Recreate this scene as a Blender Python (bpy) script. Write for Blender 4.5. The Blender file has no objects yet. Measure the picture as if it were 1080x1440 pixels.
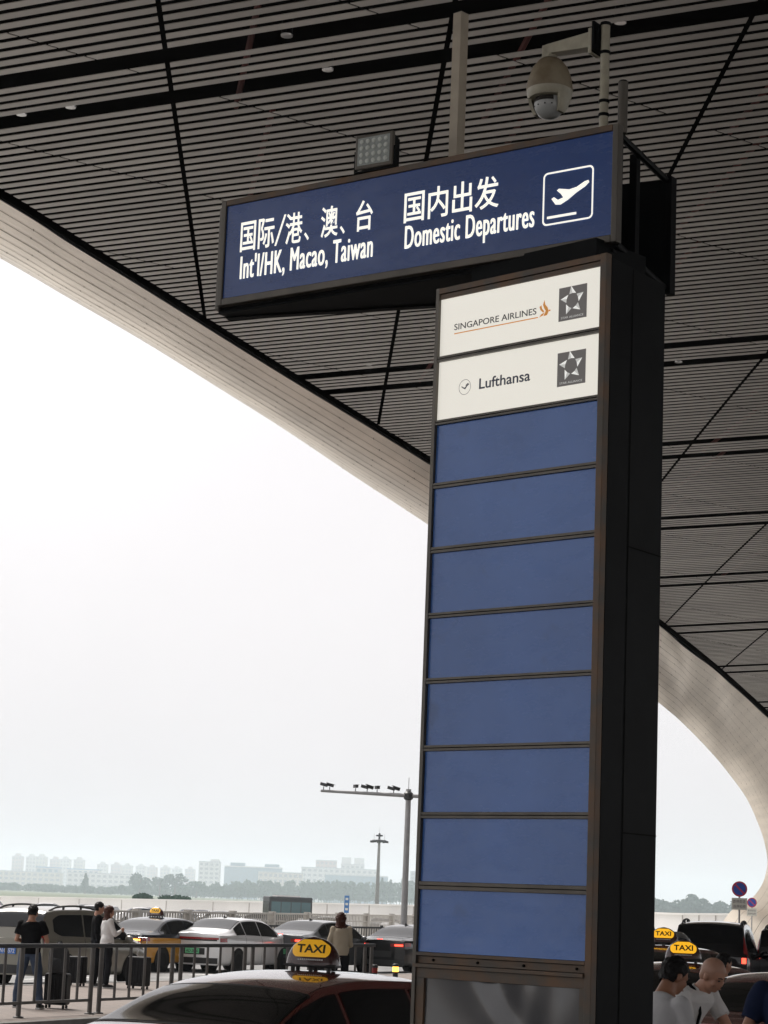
import bpy, bmesh, math, random
from mathutils import Vector, Matrix
random.seed(7)
PI = math.pi
R = math.radians
S = bpy.context.scene
COL = S.collection

# ------------------------------------------------------------------ camera
CH = 2.1                                    # eye height above the road
cd = bpy.data.cameras.new('camera')
cam = bpy.data.objects.new('camera', cd)
COL.objects.link(cam)
cd.sensor_fit = 'VERTICAL'
cd.sensor_height = 36.0
cd.lens = 3085.0 / 1440.0 * 36.0
cd.clip_start = 0.1
cd.clip_end = 30000.0
cam.matrix_world = (Matrix.Translation((0, 0, CH)) @ Matrix.Rotation(R(90 + 10.105), 4, 'X')
                    @ Matrix.Rotation(R(2.2688), 4, 'Z'))
S.camera = cam

# ------------------------------------------------------------------ sky, sun, exposure
SUN_EL, SUN_AZ = 56.0, -36.0                # azimuth clockwise from +Y (view direction)
W = bpy.data.worlds.new('World')
S.world = W
W.use_nodes = True
wn, wl = W.node_tree.nodes, W.node_tree.links
wn.clear()
sky = wn.new('ShaderNodeTexSky')
sky.sky_type = 'NISHITA'
sky.sun_disc = False
sky.sun_elevation = R(SUN_EL)
sky.sun_rotation = R(SUN_AZ)
sky.air_density = 1.2
sky.dust_density = 7.0
sky.ozone_density = 1.0
hsv = wn.new('ShaderNodeHueSaturation')     # overcast: the cloud sheet takes most of the blue away
hsv.inputs['Saturation'].default_value = 0.22
tc = wn.new('ShaderNodeTexCoord')
nz = wn.new('ShaderNodeTexNoise')
nz.inputs['Scale'].default_value = 2.2
nz.inputs['Detail'].default_value = 5.0
mp = wn.new('ShaderNodeMapRange')
mp.inputs['From Min'].default_value = 0.3
mp.inputs['From Max'].default_value = 0.7
mp.inputs['To Min'].default_value = 0.93
mp.inputs['To Max'].default_value = 1.07
mixc = wn.new('ShaderNodeMix')
mixc.data_type = 'RGBA'
mixc.blend_type = 'MIX'
mixc.inputs['Factor'].default_value = 0.86
mixc.inputs['B'].default_value = (4.86, 4.66, 4.74, 1)
mul = wn.new('ShaderNodeVectorMath')
mul.operation = 'SCALE'
bg = wn.new('ShaderNodeBackground')
bg.inputs['Strength'].default_value = 0.105
wo = wn.new('ShaderNodeOutputWorld')
wl.new(sky.outputs[0], hsv.inputs['Color'])
wl.new(hsv.outputs[0], mixc.inputs['A'])
wl.new(tc.outputs['Generated'], nz.inputs['Vector'])
wl.new(nz.outputs[0], mp.inputs['Value'])
wl.new(mixc.outputs['Result'], mul.inputs[0])
sep = wn.new('ShaderNodeSeparateXYZ')          # the cloud sheet is a little duller towards the horizon
wl.new(tc.outputs['Generated'], sep.inputs[0])
mz = wn.new('ShaderNodeMapRange')
mz.inputs['From Min'].default_value = 0.0
mz.inputs['From Max'].default_value = 0.22
mz.inputs['To Min'].default_value = 0.93
mz.inputs['To Max'].default_value = 1.06
wl.new(sep.outputs['Z'], mz.inputs['Value'])
mm = wn.new('ShaderNodeMath')
mm.operation = 'MULTIPLY'
wl.new(mp.outputs[0], mm.inputs[0])
wl.new(mz.outputs[0], mm.inputs[1])
wl.new(mm.outputs[0], mul.inputs['Scale'])
wl.new(mul.outputs[0], bg.inputs['Color'])
wl.new(bg.outputs[0], wo.inputs['Surface'])

sd = bpy.data.lights.new('sun', 'SUN')
sd.energy = 2.6
sd.angle = R(25)
sd.color = (1.0, 0.95, 0.88)
sun = bpy.data.objects.new('sun', sd)
COL.objects.link(sun)
_d = Vector((math.sin(R(SUN_AZ)) * math.cos(R(SUN_EL)), math.cos(R(SUN_AZ)) * math.cos(R(SUN_EL)), math.sin(R(SUN_EL))))
sun.rotation_euler = _d.to_track_quat('Z', 'Y').to_euler()

S.view_settings.view_transform = 'Standard'
S.view_settings.look = 'None'
S.view_settings.gamma = 1.0
S.view_settings.exposure = 0.95
S.cycles.max_bounces = 8
S.cycles.volume_bounces = 1


# ------------------------------------------------------------------ helpers
def mat(name, col, rough=0.6, metal=0.0, var=0.0, vscale=3.0, bump=0.0, bscale=20.0, col2=None, spec=0.5, coat=0.0,
        emit=None, estr=0.0, stretch=None, detail=4.0):
    m = bpy.data.materials.new(name)
    m.use_nodes = True
    nt = m.node_tree
    b = nt.nodes['Principled BSDF']
    b.inputs['Base Color'].default_value = (*col, 1)
    b.inputs['Roughness'].default_value = rough
    b.inputs['Metallic'].default_value = metal
    b.inputs['Specular IOR Level'].default_value = spec
    b.inputs['Coat Weight'].default_value = coat
    b.inputs['Coat Roughness'].default_value = 0.04
    if emit:
        b.inputs['Emission Color'].default_value = (*emit, 1)
        b.inputs['Emission Strength'].default_value = estr
    t = nt.nodes.new('ShaderNodeTexCoord')
    src = t.outputs['Object']
    if stretch:
        mpn = nt.nodes.new('ShaderNodeMapping')
        mpn.inputs['Scale'].default_value = stretch
        nt.links.new(src, mpn.inputs['Vector'])
        src = mpn.outputs[0]
    if var > 0 or col2:
        n = nt.nodes.new('ShaderNodeTexNoise')
        n.inputs['Scale'].default_value = vscale
        n.inputs['Detail'].default_value = detail
        nt.links.new(src, n.inputs['Vector'])
        r = nt.nodes.new('ShaderNodeValToRGB')
        c2 = col2 if col2 else tuple(min(1, c * (1 + var)) for c in col)
        c1 = tuple(c * (1 - var) for c in col) if not col2 else col
        r.color_ramp.elements[0].position = 0.36
        r.color_ramp.elements[1].position = 0.66
        r.color_ramp.elements[0].color = (*c1, 1)
        r.color_ramp.elements[1].color = (*c2, 1)
        nt.links.new(n.outputs[0], r.inputs[0])
        nt.links.new(r.outputs[0], b.inputs['Base Color'])
    if bump > 0:
        n2 = nt.nodes.new('ShaderNodeTexNoise')
        n2.inputs['Scale'].default_value = bscale
        n2.inputs['Detail'].default_value = 3.0
        nt.links.new(src, n2.inputs['Vector'])
        bm_ = nt.nodes.new('ShaderNodeBump')
        bm_.inputs['Strength'].default_value = bump
        bm_.inputs['Distance'].default_value = 0.02
        nt.links.new(n2.outputs[0], bm_.inputs['Height'])
        nt.links.new(bm_.outputs[0], b.inputs['Normal'])
    return m


class MB:
    """collects shapes and links them as ONE mesh object"""
    def __init__(s):
        s.v, s.f, s.sm, s.mi = [], [], [], []
        s.cur = 0

    def add(s, vs, fs, smooth=False):
        o = len(s.v)
        s.v += [tuple(v) for v in vs]
        for f in fs:
            s.f.append(tuple(i + o for i in f))
            s.sm.append(smooth)
            s.mi.append(s.cur)
        return s

    def box(s, x0, x1, y0, y1, z0, z1, M=None):
        vs = [Vector((x, y, z)) for x in (x0, x1) for y in (y0, y1) for z in (z0, z1)]
        if M is not None:
            vs = [M @ v for v in vs]
        return s.add(vs, [(0, 1, 3, 2), (4, 6, 7, 5), (0, 4, 5, 1), (2, 3, 7, 6), (0, 2, 6, 4), (1, 5, 7, 3)])

    def bbox(s, x0, x1, y0, y1, z0, z1, b=0.01, M=None):
        """box with chamfered edges"""
        bm = bmesh.new()
        bmesh.ops.create_cube(bm, size=1)
        for v in bm.verts:
            v.co = Vector(((x0 + x1) / 2 + v.co.x * (x1 - x0), (y0 + y1) / 2 + v.co.y * (y1 - y0), (z0 + z1) / 2 + v.co.z * (z1 - z0)))
        bmesh.ops.bevel(bm, geom=list(bm.edges), offset=b, segments=2, profile=0.5, affect='EDGES')
        s.bm(bm, M)
        bm.free()
        return s

    def bm(s, bm, M=None, smooth=False):
        bm.verts.index_update()
        vs = [(M @ v.co) if M is not None else v.co.copy() for v in bm.verts]
        return s.add(vs, [tuple(v.index for v in f.verts) for f in bm.faces], smooth)

    def tube(s, pts, r, n=10, cap=True, smooth=True):
        pts = [Vector(p) for p in pts]
        rs = r if isinstance(r, (list, tuple)) else [r] * len(pts)
        rings = []
        for i, p in enumerate(pts):
            d = (pts[min(i + 1, len(pts) - 1)] - pts[max(i - 1, 0)]).normalized()
            u = d.cross(Vector((0, 0, 1)))
            if u.length < 1e-3:
                u = Vector((1, 0, 0))
            u.normalize()
            w = u.cross(d).normalized()
            rings.append([p + (u * math.cos(2 * PI * k / n) + w * math.sin(2 * PI * k / n)) * rs[i] for k in range(n)])
        return s.loft(rings, True, cap, smooth)

    def loft(s, rings, closed=True, cap=True, smooth=True):
        o = len(s.v)
        n = len(rings[0])
        fs = []
        for i in range(len(rings) - 1):
            for k in range(n if closed else n - 1):
                a, b = i * n + k, i * n + (k + 1) % n
                fs.append((a, b, b + n, a + n))
        vs = [v for r_ in rings for v in r_]
        s.add(vs, fs, smooth)
        if cap and closed:
            m = len(rings) - 1
            s.f.append(tuple(o + k for k in reversed(range(n)))); s.sm.append(False); s.mi.append(s.cur)
            s.f.append(tuple(o + m * n + k for k in range(n))); s.sm.append(False); s.mi.append(s.cur)
        return s

    def lathe(s, prof, n=24, c=(0, 0, 0), sx=1, sy=1, M=None, smooth=True):
        rings = []
        for r_, z in prof:
            ring = [Vector((c[0] + r_ * sx * math.cos(2 * PI * k / n), c[1] + r_ * sy * math.sin(2 * PI * k / n), c[2] + z)) for k in range(n)]
            rings.append([M @ v for v in ring] if M is not None else ring)
        return s.loft(rings, True, True, smooth)

    def prism(s, pts2, z0, z1):
        n = len(pts2)
        vs = [(x, y, z0) for x, y in pts2] + [(x, y, z1) for x, y in pts2]
        fs = [tuple(reversed(range(n))), tuple(range(n, 2 * n))] + [(k, (k + 1) % n, n + (k + 1) % n, n + k) for k in range(n)]
        return s.add(vs, fs)

    def sphere(s, c, r, n=16, m=10, sc=(1, 1, 1), M=None):
        prof = [(max(1e-4, math.sin(PI * j / m)) * r, -math.cos(PI * j / m) * r) for j in range(m + 1)]
        rings = []
        for r_, z in prof:
            ring = [Vector((c[0] + r_ * sc[0] * math.cos(2 * PI * k / n), c[1] + r_ * sc[1] * math.sin(2 * PI * k / n), c[2] + z * sc[2])) for k in range(n)]
            rings.append([M @ v for v in ring] if M is not None else ring)
        return s.loft(rings, True, True, True)

    def build(s, name, m, parent=None, fix=True, angle=40):
        me = bpy.data.meshes.new(name)
        me.from_pydata(s.v, [], s.f)
        for x in (m if isinstance(m, (list, tuple)) else [m]):
            me.materials.append(x)
        me.polygons.foreach_set('use_smooth', s.sm)
        me.polygons.foreach_set('material_index', s.mi)
        me.update()
        if fix:
            b = bmesh.new()
            b.from_mesh(me)
            bmesh.ops.recalc_face_normals(b, faces=b.faces)
            b.to_mesh(me)
            b.free()
        if any(s.sm):
            me.set_sharp_from_angle(angle=R(angle))
        o = bpy.data.objects.new(name, me)
        COL.objects.link(o)
        if parent:
            o.parent = parent
        return o


def tag(o, label=None, cat=None, group=None, kind=None):
    if label: o['label'] = label
    if cat: o['category'] = cat
    if group: o['group'] = group
    if kind: o['kind'] = kind
    return o


def thing(name, label, cat, loc=(0, 0, 0), rz=0, group=None):
    o = bpy.data.objects.new(name, None)
    o.empty_display_size = 0.2
    COL.objects.link(o)
    o.location = loc
    o.rotation_euler = (0, 0, rz)
    return tag(o, label, cat, group)


def copy_tree(o, parent=None):
    c = o.copy()
    COL.objects.link(c)
    c.parent = parent
    for ch in [x for x in COL.objects if x.parent == o]:
        copy_tree(ch, c)
    return c


def text_mesh(body, bold=0.0, extrude=0.0, space=1.0):
    c = bpy.data.curves.new('text', 'FONT')
    c.body = body
    c.size = 1.0
    c.offset = bold
    c.space_character = space
    c.extrude = extrude
    c.resolution_u = 4
    o = bpy.data.objects.new('text', c)
    COL.objects.link(o)
    dg = bpy.context.evaluated_depsgraph_get()
    me = bpy.data.meshes.new_from_object(o.evaluated_get(dg))
    vs = [v.co.copy() for v in me.vertices]
    fs = [tuple(p.vertices) for p in me.polygons]
    bpy.data.objects.remove(o)
    bpy.data.curves.remove(c)
    bpy.data.meshes.remove(me)
    return vs, fs


def text_into(mb, body, x0, x1, z0, z1, y=0.0, bold=0.0, depth=0.003, M=None, space=1.0):
    """writing fitted to a box of a face that looks towards -y"""
    vs, fs = text_mesh(body, bold, 0.5, space)
    ax, bx = min(v.x for v in vs), max(v.x for v in vs)
    ay, by = min(v.y for v in vs), max(v.y for v in vs)
    out = []
    for v in vs:
        p = Vector((x0 + (v.x - ax) / (bx - ax) * (x1 - x0), y - depth * (v.z + 0.5), z0 + (v.y - ay) / (by - ay) * (z1 - z0)))
        out.append(M @ p if M is not None else p)
    mb.add(out, fs)
    return mb


def lerp(a, b, t): return a + (b - a) * t


def interp(tab, x):
    """smooth (monotone) interpolation of a table of (x, y)"""
    if x <= tab[0][0]: return tab[0][1]
    if x >= tab[-1][0]: return tab[-1][1]
    n = len(tab)
    for i in range(n - 1):
        if x <= tab[i + 1][0]:
            break
    def slope(k):
        return (tab[k + 1][1] - tab[k][1]) / (tab[k + 1][0] - tab[k][0])
    def tan(k):
        if k == 0: return slope(0)
        if k == n - 1: return slope(n - 2)
        a, b = slope(k - 1), slope(k)
        return 0 if a * b <= 0 else 2 * a * b / (a + b)
    x0, y0, x1, y1 = *tab[i], *tab[i + 1]
    h = x1 - x0
    t = (x - x0) / h
    return ((2 * t ** 3 - 3 * t * t + 1) * y0 + (t ** 3 - 2 * t * t + t) * h * tan(i)
            + (-2 * t ** 3 + 3 * t * t) * y1 + (t ** 3 - t * t) * h * tan(i + 1))


# ------------------------------------------------------------------ materials
M_ = {}
M_['ground'] = mat('concrete_ground', (0.44, 0.43, 0.41), 0.85, var=0.16, vscale=0.15, bump=0.1, bscale=6)
M_['road'] = mat('worn_asphalt', (0.16, 0.158, 0.155), 0.7, var=0.22, vscale=0.5, bump=0.15, bscale=40)
M_['paving'] = mat('red_grey_paving', (0.20, 0.165, 0.145), 0.8, var=0.15, vscale=2.0, bump=0.1, bscale=12)
M_['field'] = mat('dry_grass_field', (0.085, 0.105, 0.055), 0.9, var=0.3, vscale=0.02)
_nt = M_['paving'].node_tree                 # slabs with darker joints
_t = _nt.nodes.new('ShaderNodeTexCoord')
_m = _nt.nodes.new('ShaderNodeMapping')
_m.inputs['Rotation'].default_value = (0, 0, R(25))
_k = _nt.nodes.new('ShaderNodeTexBrick')
_k.inputs['Scale'].default_value = 1.6
_k.inputs['Mortar Size'].default_value = 0.018
_k.inputs['Color1'].default_value = (0.215, 0.172, 0.150, 1)
_k.inputs['Color2'].default_value = (0.165, 0.140, 0.126, 1)
_k.inputs['Mortar'].default_value = (0.085, 0.075, 0.07, 1)
_x = _nt.nodes.new('ShaderNodeMix')
_x.data_type = 'RGBA'
_x.inputs['Factor'].default_value = 0.7
_b = _nt.nodes['Principled BSDF']
_src = _b.inputs['Base Color'].links[0].from_socket
_nt.links.new(_t.outputs['Object'], _m.inputs[0])
_nt.links.new(_m.outputs[0], _k.inputs['Vector'])
_nt.links.new(_src, _x.inputs['A'])
_nt.links.new(_k.outputs['Color'], _x.inputs['B'])
_nt.links.new(_x.outputs['Result'], _b.inputs['Base Color'])
_nt = M_['road'].node_tree                   # worn wheel tracks along the lanes
_t = _nt.nodes.new('ShaderNodeTexCoord')
_m = _nt.nodes.new('ShaderNodeMapping')
_m.inputs['Rotation'].default_value = (0, 0, R(25))
_m.inputs['Scale'].default_value = (1.3, 0.04, 1)
_n = _nt.nodes.new('ShaderNodeTexNoise')
_n.inputs['Scale'].default_value = 1.0
_n.inputs['Detail'].default_value = 6.0
_r = _nt.nodes.new('ShaderNodeMapRange')
_r.inputs['From Min'].default_value = 0.35
_r.inputs['From Max'].default_value = 0.65
_r.inputs['To Min'].default_value = 0.72
_r.inputs['To Max'].default_value = 1.15
_v = _nt.nodes.new('ShaderNodeHueSaturation')
_b = _nt.nodes['Principled BSDF']
_src = _b.inputs['Base Color'].links[0].from_socket
_nt.links.new(_t.outputs['Object'], _m.inputs[0])
_nt.links.new(_m.outputs[0], _n.inputs['Vector'])
_nt.links.new(_n.outputs[0], _r.inputs['Value'])
_nt.links.new(_r.outputs[0], _v.inputs['Value'])
_nt.links.new(_src, _v.inputs['Color'])
_nt.links.new(_v.outputs[0], _b.inputs['Base Color'])
M_['kerb'] = mat('kerb_stone', (0.22, 0.21, 0.20), 0.8, var=0.15)
M_['paint'] = mat('road_paint', (0.7, 0.7, 0.68), 0.7, var=0.1, vscale=6)
M_['slat'] = mat('grey_aluminium_slat', (0.335, 0.318, 0.295), 0.42, metal=0.0, var=0.10, vscale=0.35, detail=6)
_nt = M_['slat'].node_tree                   # every slat length a little lighter or darker
_g = _nt.nodes.new('ShaderNodeNewGeometry')
_r = _nt.nodes.new('ShaderNodeMapRange')
_r.inputs['To Min'].default_value = 0.82
_r.inputs['To Max'].default_value = 1.12
_v = _nt.nodes.new('ShaderNodeHueSaturation')
_b = _nt.nodes['Principled BSDF']
_src = _b.inputs['Base Color'].links[0].from_socket
_nt.links.new(_g.outputs['Random Per Island'], _r.inputs['Value'])
_nt.links.new(_r.outputs[0], _v.inputs['Value'])
_nt.links.new(_src, _v.inputs['Color'])
_nt.links.new(_v.outputs[0], _b.inputs['Base Color'])
M_['deck'] = mat('dark_plenum_board', (0.004, 0.004, 0.004), 0.95, spec=0.05)
M_['rooftop'] = mat('roof_sheet', (0.3, 0.3, 0.3), 0.6)
M_['red_steel'] = mat('red_painted_steel', (0.085, 0.012, 0.009), 0.7, var=0.3, vscale=1)
M_['lamp_metal'] = mat('lamp_reflector', (0.75, 0.75, 0.75), 0.25, metal=0.6)
M_['frame'] = mat('brown_grey_frame_metal', (0.085, 0.078, 0.066), 0.42, metal=0.35, col2=(0.125, 0.11, 0.09), vscale=5, stretch=(1, 1, 0.25))
M_['rust'] = mat('rusty_frame_metal', (0.085, 0.075, 0.062), 0.55, metal=0.2, col2=(0.15, 0.085, 0.045), vscale=7, stretch=(1, 1, 1))
M_['black'] = mat('black_painted_steel', (0.007, 0.008, 0.0085), 0.55, var=0.25, vscale=2, spec=0.06)
M_['groove'] = mat('dark_groove', (0.003, 0.003, 0.003), 0.9, spec=0.1)
M_['panel'] = mat('blue_acrylic_panel', (0.078, 0.190, 0.53), 0.17, var=0.10, vscale=1.4, spec=0.55)
M_['sign_blue'] = mat('blue_sign_face', (0.013, 0.064, 0.265), 0.2, var=0.06, vscale=1.0, spec=0.55)
for _k in ('panel', 'sign_blue'):            # dust and wiping marks change the gloss
    _nt = M_[_k].node_tree
    _n = _nt.nodes.new('ShaderNodeTexNoise')
    _n.inputs['Scale'].default_value = 3.5
    _n.inputs['Detail'].default_value = 8.0
    _n.inputs['Roughness'].default_value = 0.7
    _t = _nt.nodes.new('ShaderNodeTexCoord')
    _m = _nt.nodes.new('ShaderNodeMapping')
    _m.inputs['Scale'].default_value = (1.0, 1.0, 2.6)
    _m.inputs['Rotation'].default_value = (0, 0.5, 0)
    _r = _nt.nodes.new('ShaderNodeMapRange')
    _r.inputs['From Min'].default_value = 0.3
    _r.inputs['From Max'].default_value = 0.75
    _r.inputs['To Min'].default_value = 0.10
    _r.inputs['To Max'].default_value = 0.42
    _nt.links.new(_t.outputs['Object'], _m.inputs[0])
    _nt.links.new(_m.outputs[0], _n.inputs['Vector'])
    _nt.links.new(_n.outputs[0], _r.inputs['Value'])
    _nt.links.new(_r.outputs[0], _nt.nodes['Principled BSDF'].inputs['Roughness'])
_nt = M_['panel'].node_tree                  # a few old smudges and glue marks
_t = _nt.nodes.new('ShaderNodeTexCoord')
_n = _nt.nodes.new('ShaderNodeTexNoise')
_n.inputs['Scale'].default_value = 4.2
_n.inputs['Detail'].default_value = 7.0
_r = _nt.nodes.new('ShaderNodeMapRange')
_r.inputs['From Min'].default_value = 0.62
_r.inputs['From Max'].default_value = 0.72
_r.inputs['To Min'].default_value = 1.0
_r.inputs['To Max'].default_value = 0.78
_v = _nt.nodes.new('ShaderNodeHueSaturation')
_b = _nt.nodes['Principled BSDF']
_src = _b.inputs['Base Color'].links[0].from_socket
_nt.links.new(_t.outputs['Object'], _n.inputs['Vector'])
_nt.links.new(_n.outputs[0], _r.inputs['Value'])
_nt.links.new(_r.outputs[0], _v.inputs['Value'])
_nt.links.new(_src, _v.inputs['Color'])
_nt.links.new(_v.outputs[0], _b.inputs['Base Color'])
M_['letter'] = mat('white_lit_lettering', (0.8, 0.8, 0.75), 0.4, emit=(1.0, 0.98, 0.88), estr=0.42)
M_['lightbox'] = mat('lit_white_panel', (0.72, 0.70, 0.64), 0.35, emit=(1.0, 0.965, 0.86), estr=0.29, var=0.03, vscale=1.5)
M_['ink'] = mat('dark_grey_print', (0.06, 0.06, 0.065), 0.5)
M_['ink_blue'] = mat('slate_blue_print', (0.06, 0.075, 0.12), 0.5)
M_['orange'] = mat('orange_print', (0.75, 0.30, 0.06), 0.5, emit=(0.9, 0.4, 0.08), estr=0.15)
M_['logo_grey'] = mat('grey_print_square', (0.13, 0.12, 0.115), 0.5, emit=(1, 0.95, 0.9), estr=0.03)
M_['logo_silver'] = mat('silver_print', (0.75, 0.75, 0.73), 0.4, emit=(1, 1, 0.95), estr=0.3)
M_['logo_mid'] = mat('silver_shade_print', (0.55, 0.55, 0.54), 0.4, emit=(1, 1, 0.95), estr=0.16)
M_['film'] = mat('crumpled_grey_film', (0.095, 0.095, 0.10), 0.17, spec=0.7)
M_['post'] = mat('beige_painted_post', (0.36, 0.31, 0.235), 0.5, var=0.12, vscale=8)
M_['cream'] = mat('aged_cream_plastic', (0.36, 0.335, 0.255), 0.45, var=0.12, vscale=14)
M_['cream_rust'] = mat('dusty_brown_cap', (0.16, 0.12, 0.07), 0.55, col2=(0.26, 0.22, 0.15), vscale=9)
M_['grey_ball'] = mat('grey_dome_shell', (0.36, 0.37, 0.36), 0.3, var=0.05)
M_['smoked'] = mat('smoked_window', (0.03, 0.028, 0.025), 0.25)
M_['led_glass'] = mat('floodlight_glass', (0.30, 0.33, 0.31), 0.25, var=0.1, vscale=20)
M_['led'] = mat('led_lens', (0.55, 0.58, 0.54), 0.25)
M_['fascia'] = mat('beige_fascia_panel', (0.93, 0.865, 0.785), 0.43, var=0.06, vscale=0.5, metal=0.75)
M_['seam'] = mat('fascia_joint', (0.30, 0.26, 0.22), 0.8)
M_['glass'] = mat('tinted_car_glass', (0.005, 0.006, 0.007), 0.07, spec=0.5)
M_['tyre'] = mat('tyre_rubber', (0.012, 0.012, 0.012), 0.8)
M_['rim'] = mat('alloy_rim', (0.4, 0.4, 0.4), 0.35, metal=0.8)
M_['trim'] = mat('black_trim', (0.012, 0.012, 0.012), 0.5)
M_['arch'] = mat('wheel_arch_black', (0.006, 0.006, 0.006), 0.9)
M_['chrome'] = mat('chrome_trim', (0.7, 0.7, 0.7), 0.15, metal=0.9)
M_['taillit'] = mat('lit_tail_lamp', (0.35, 0.01, 0.01), 0.25, emit=(1.0, 0.06, 0.03), estr=2.2)
M_['tail'] = mat('red_tail_lamp', (0.28, 0.012, 0.012), 0.18, coat=0.5)
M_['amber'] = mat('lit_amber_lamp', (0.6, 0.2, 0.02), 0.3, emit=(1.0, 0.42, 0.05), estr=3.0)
M_['plate_green'] = mat('green_number_plate', (0.16, 0.55, 0.28), 0.4)
M_['plate_blue'] = mat('blue_number_plate', (0.05, 0.16, 0.5), 0.4)
M_['plate_ink'] = mat('plate_ink', (0.02, 0.03, 0.02), 0.5)
M_['plate_white'] = mat('plate_white', (0.75, 0.75, 0.75), 0.5)
M_['taxi_yellow'] = mat('lit_yellow_sign_face', (0.75, 0.40, 0.03), 0.3, emit=(1.0, 0.5, 0.02), estr=0.42)
M_['taxi_yellow_dim'] = mat('yellow_sign_face', (0.72, 0.40, 0.04), 0.3, emit=(1.0, 0.5, 0.02), estr=0.16)
M_['maroon_gloss'] = mat('maroon_plastic', (0.05, 0.014, 0.012), 0.25, coat=0.6)
M_['steel'] = mat('grey_brown_steel_rail', (0.10, 0.094, 0.088), 0.38, metal=0.55, var=0.15, vscale=3)
M_['dark_steel'] = mat('dark_steel_rail', (0.028, 0.028, 0.03), 0.42, metal=0.4)
M_['baluster'] = mat('beige_balustrade', (0.36, 0.34, 0.31), 0.7, var=0.1)
M_['whitewall'] = mat('white_parapet', (0.70, 0.69, 0.66), 0.7, var=0.06, vscale=0.2)
M_['galv'] = mat('galvanised_pole', (0.30, 0.30, 0.30), 0.5, metal=0.3, var=0.1)
M_['skin'] = mat('skin', (0.42, 0.22, 0.145), 0.5, var=0.08, vscale=12)
M_['skin_tan'] = mat('tanned_skin', (0.30, 0.145, 0.085), 0.5, var=0.08, vscale=12)
M_['hair'] = mat('black_hair', (0.010, 0.009, 0.009), 0.5, spec=0.15, bump=0.5, bscale=60)
M_['hair_brown'] = mat('brown_hair', (0.06, 0.022, 0.014), 0.5, spec=0.15, bump=0.5, bscale=60)
M_['stubble'] = mat('shaved_scalp', (0.385, 0.215, 0.148), 0.5)
M_['cloth_black'] = mat('black_cotton', (0.006, 0.006, 0.007), 0.9, spec=0.12, bump=0.4, bscale=14)
M_['cloth_white'] = mat('white_cotton', (0.62, 0.61, 0.60), 0.85, bump=0.5, bscale=11)
M_['cloth_grey'] = mat('pale_grey_cotton', (0.52, 0.52, 0.53), 0.85, bump=0.5, bscale=10)
M_['cloth_cream'] = mat('cream_knit', (0.42, 0.36, 0.27), 0.9, bump=0.5, bscale=18)
M_['cloth_navy'] = mat('navy_cotton', (0.014, 0.022, 0.055), 0.9, spec=0.12, bump=0.4, bscale=12)
M_['denim'] = mat('blue_denim', (0.035, 0.055, 0.095), 0.85, var=0.25, vscale=6, bump=0.4, bscale=14)
M_['cloth_dark'] = mat('dark_trousers', (0.014, 0.015, 0.018), 0.9, spec=0.12, bump=0.3, bscale=14)
M_['shoe'] = mat('dark_shoe', (0.02, 0.02, 0.02), 0.6)
M_['sole'] = mat('white_sole', (0.6, 0.6, 0.58), 0.6)
M_['eye'] = mat('dark_eye', (0.012, 0.01, 0.01), 0.2)
M_['case_black'] = mat('black_suitcase', (0.012, 0.012, 0.013), 0.45, spec=0.12, bump=0.1, bscale=60)
M_['bag_grey'] = mat('dark_grey_backpack', (0.035, 0.037, 0.04), 0.85, bump=0.4, bscale=20)
M_['leaf'] = mat('green_foliage', (0.022, 0.062, 0.036), 0.7, col2=(0.045, 0.105, 0.06), vscale=0.35)
M_['leaf2'] = mat('dark_green_foliage', (0.016, 0.05, 0.034), 0.7, col2=(0.036, 0.085, 0.055), vscale=0.3)
M_['bark'] = mat('bark', (0.09, 0.065, 0.045), 0.9)
M_['bl_cream'] = mat('cream_wall', (0.50, 0.46, 0.40), 0.8, var=0.05, vscale=0.1)
M_['bl_pink'] = mat('pinkish_wall', (0.46, 0.36, 0.33), 0.8, var=0.05, vscale=0.1)
M_['bl_grey'] = mat('grey_wall', (0.40, 0.41, 0.42), 0.8, var=0.05, vscale=0.1)
M_['bl_white'] = mat('pale_wall', (0.58, 0.57, 0.55), 0.8, var=0.05, vscale=0.1)
M_['bl_glass'] = mat('blue_glass_wall', (0.10, 0.19, 0.25), 0.3, var=0.15, vscale=0.15)
M_['bl_window'] = mat('dark_window', (0.26, 0.27, 0.28), 0.3)
M_['bl_blue'] = mat('blue_sheet_roof', (0.10, 0.24, 0.40), 0.6)
M_['sign_red'] = mat('red_sign_ring', (0.42, 0.02, 0.05), 0.4)
M_['sign_mid_blue'] = mat('blue_sign_disc', (0.012, 0.06, 0.33), 0.4)
M_['sign_white'] = mat('white_sign_plate', (0.55, 0.55, 0.50), 0.5)
M_['sign_blue_panel'] = mat('blue_roadside_sign', (0.02, 0.13, 0.34), 0.5)
M_['bus_glass'] = mat('bus_window', (0.05, 0.10, 0.11), 0.15)
M_['bus_green'] = mat('dark_bus_side', (0.012, 0.016, 0.017), 0.35)


def car_paint(name, col, rough=0.28, metal=0.3):
    m = mat(name, col, rough, metal=metal, coat=1.0, var=0.04, vscale=2)
    m.node_tree.nodes['Principled BSDF'].inputs['Coat IOR'].default_value = 2.2 if 'maroon' in name else 1.5
    m.node_tree.nodes['Principled BSDF'].inputs['Specular IOR Level'].default_value = 0.15
    return m


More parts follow.
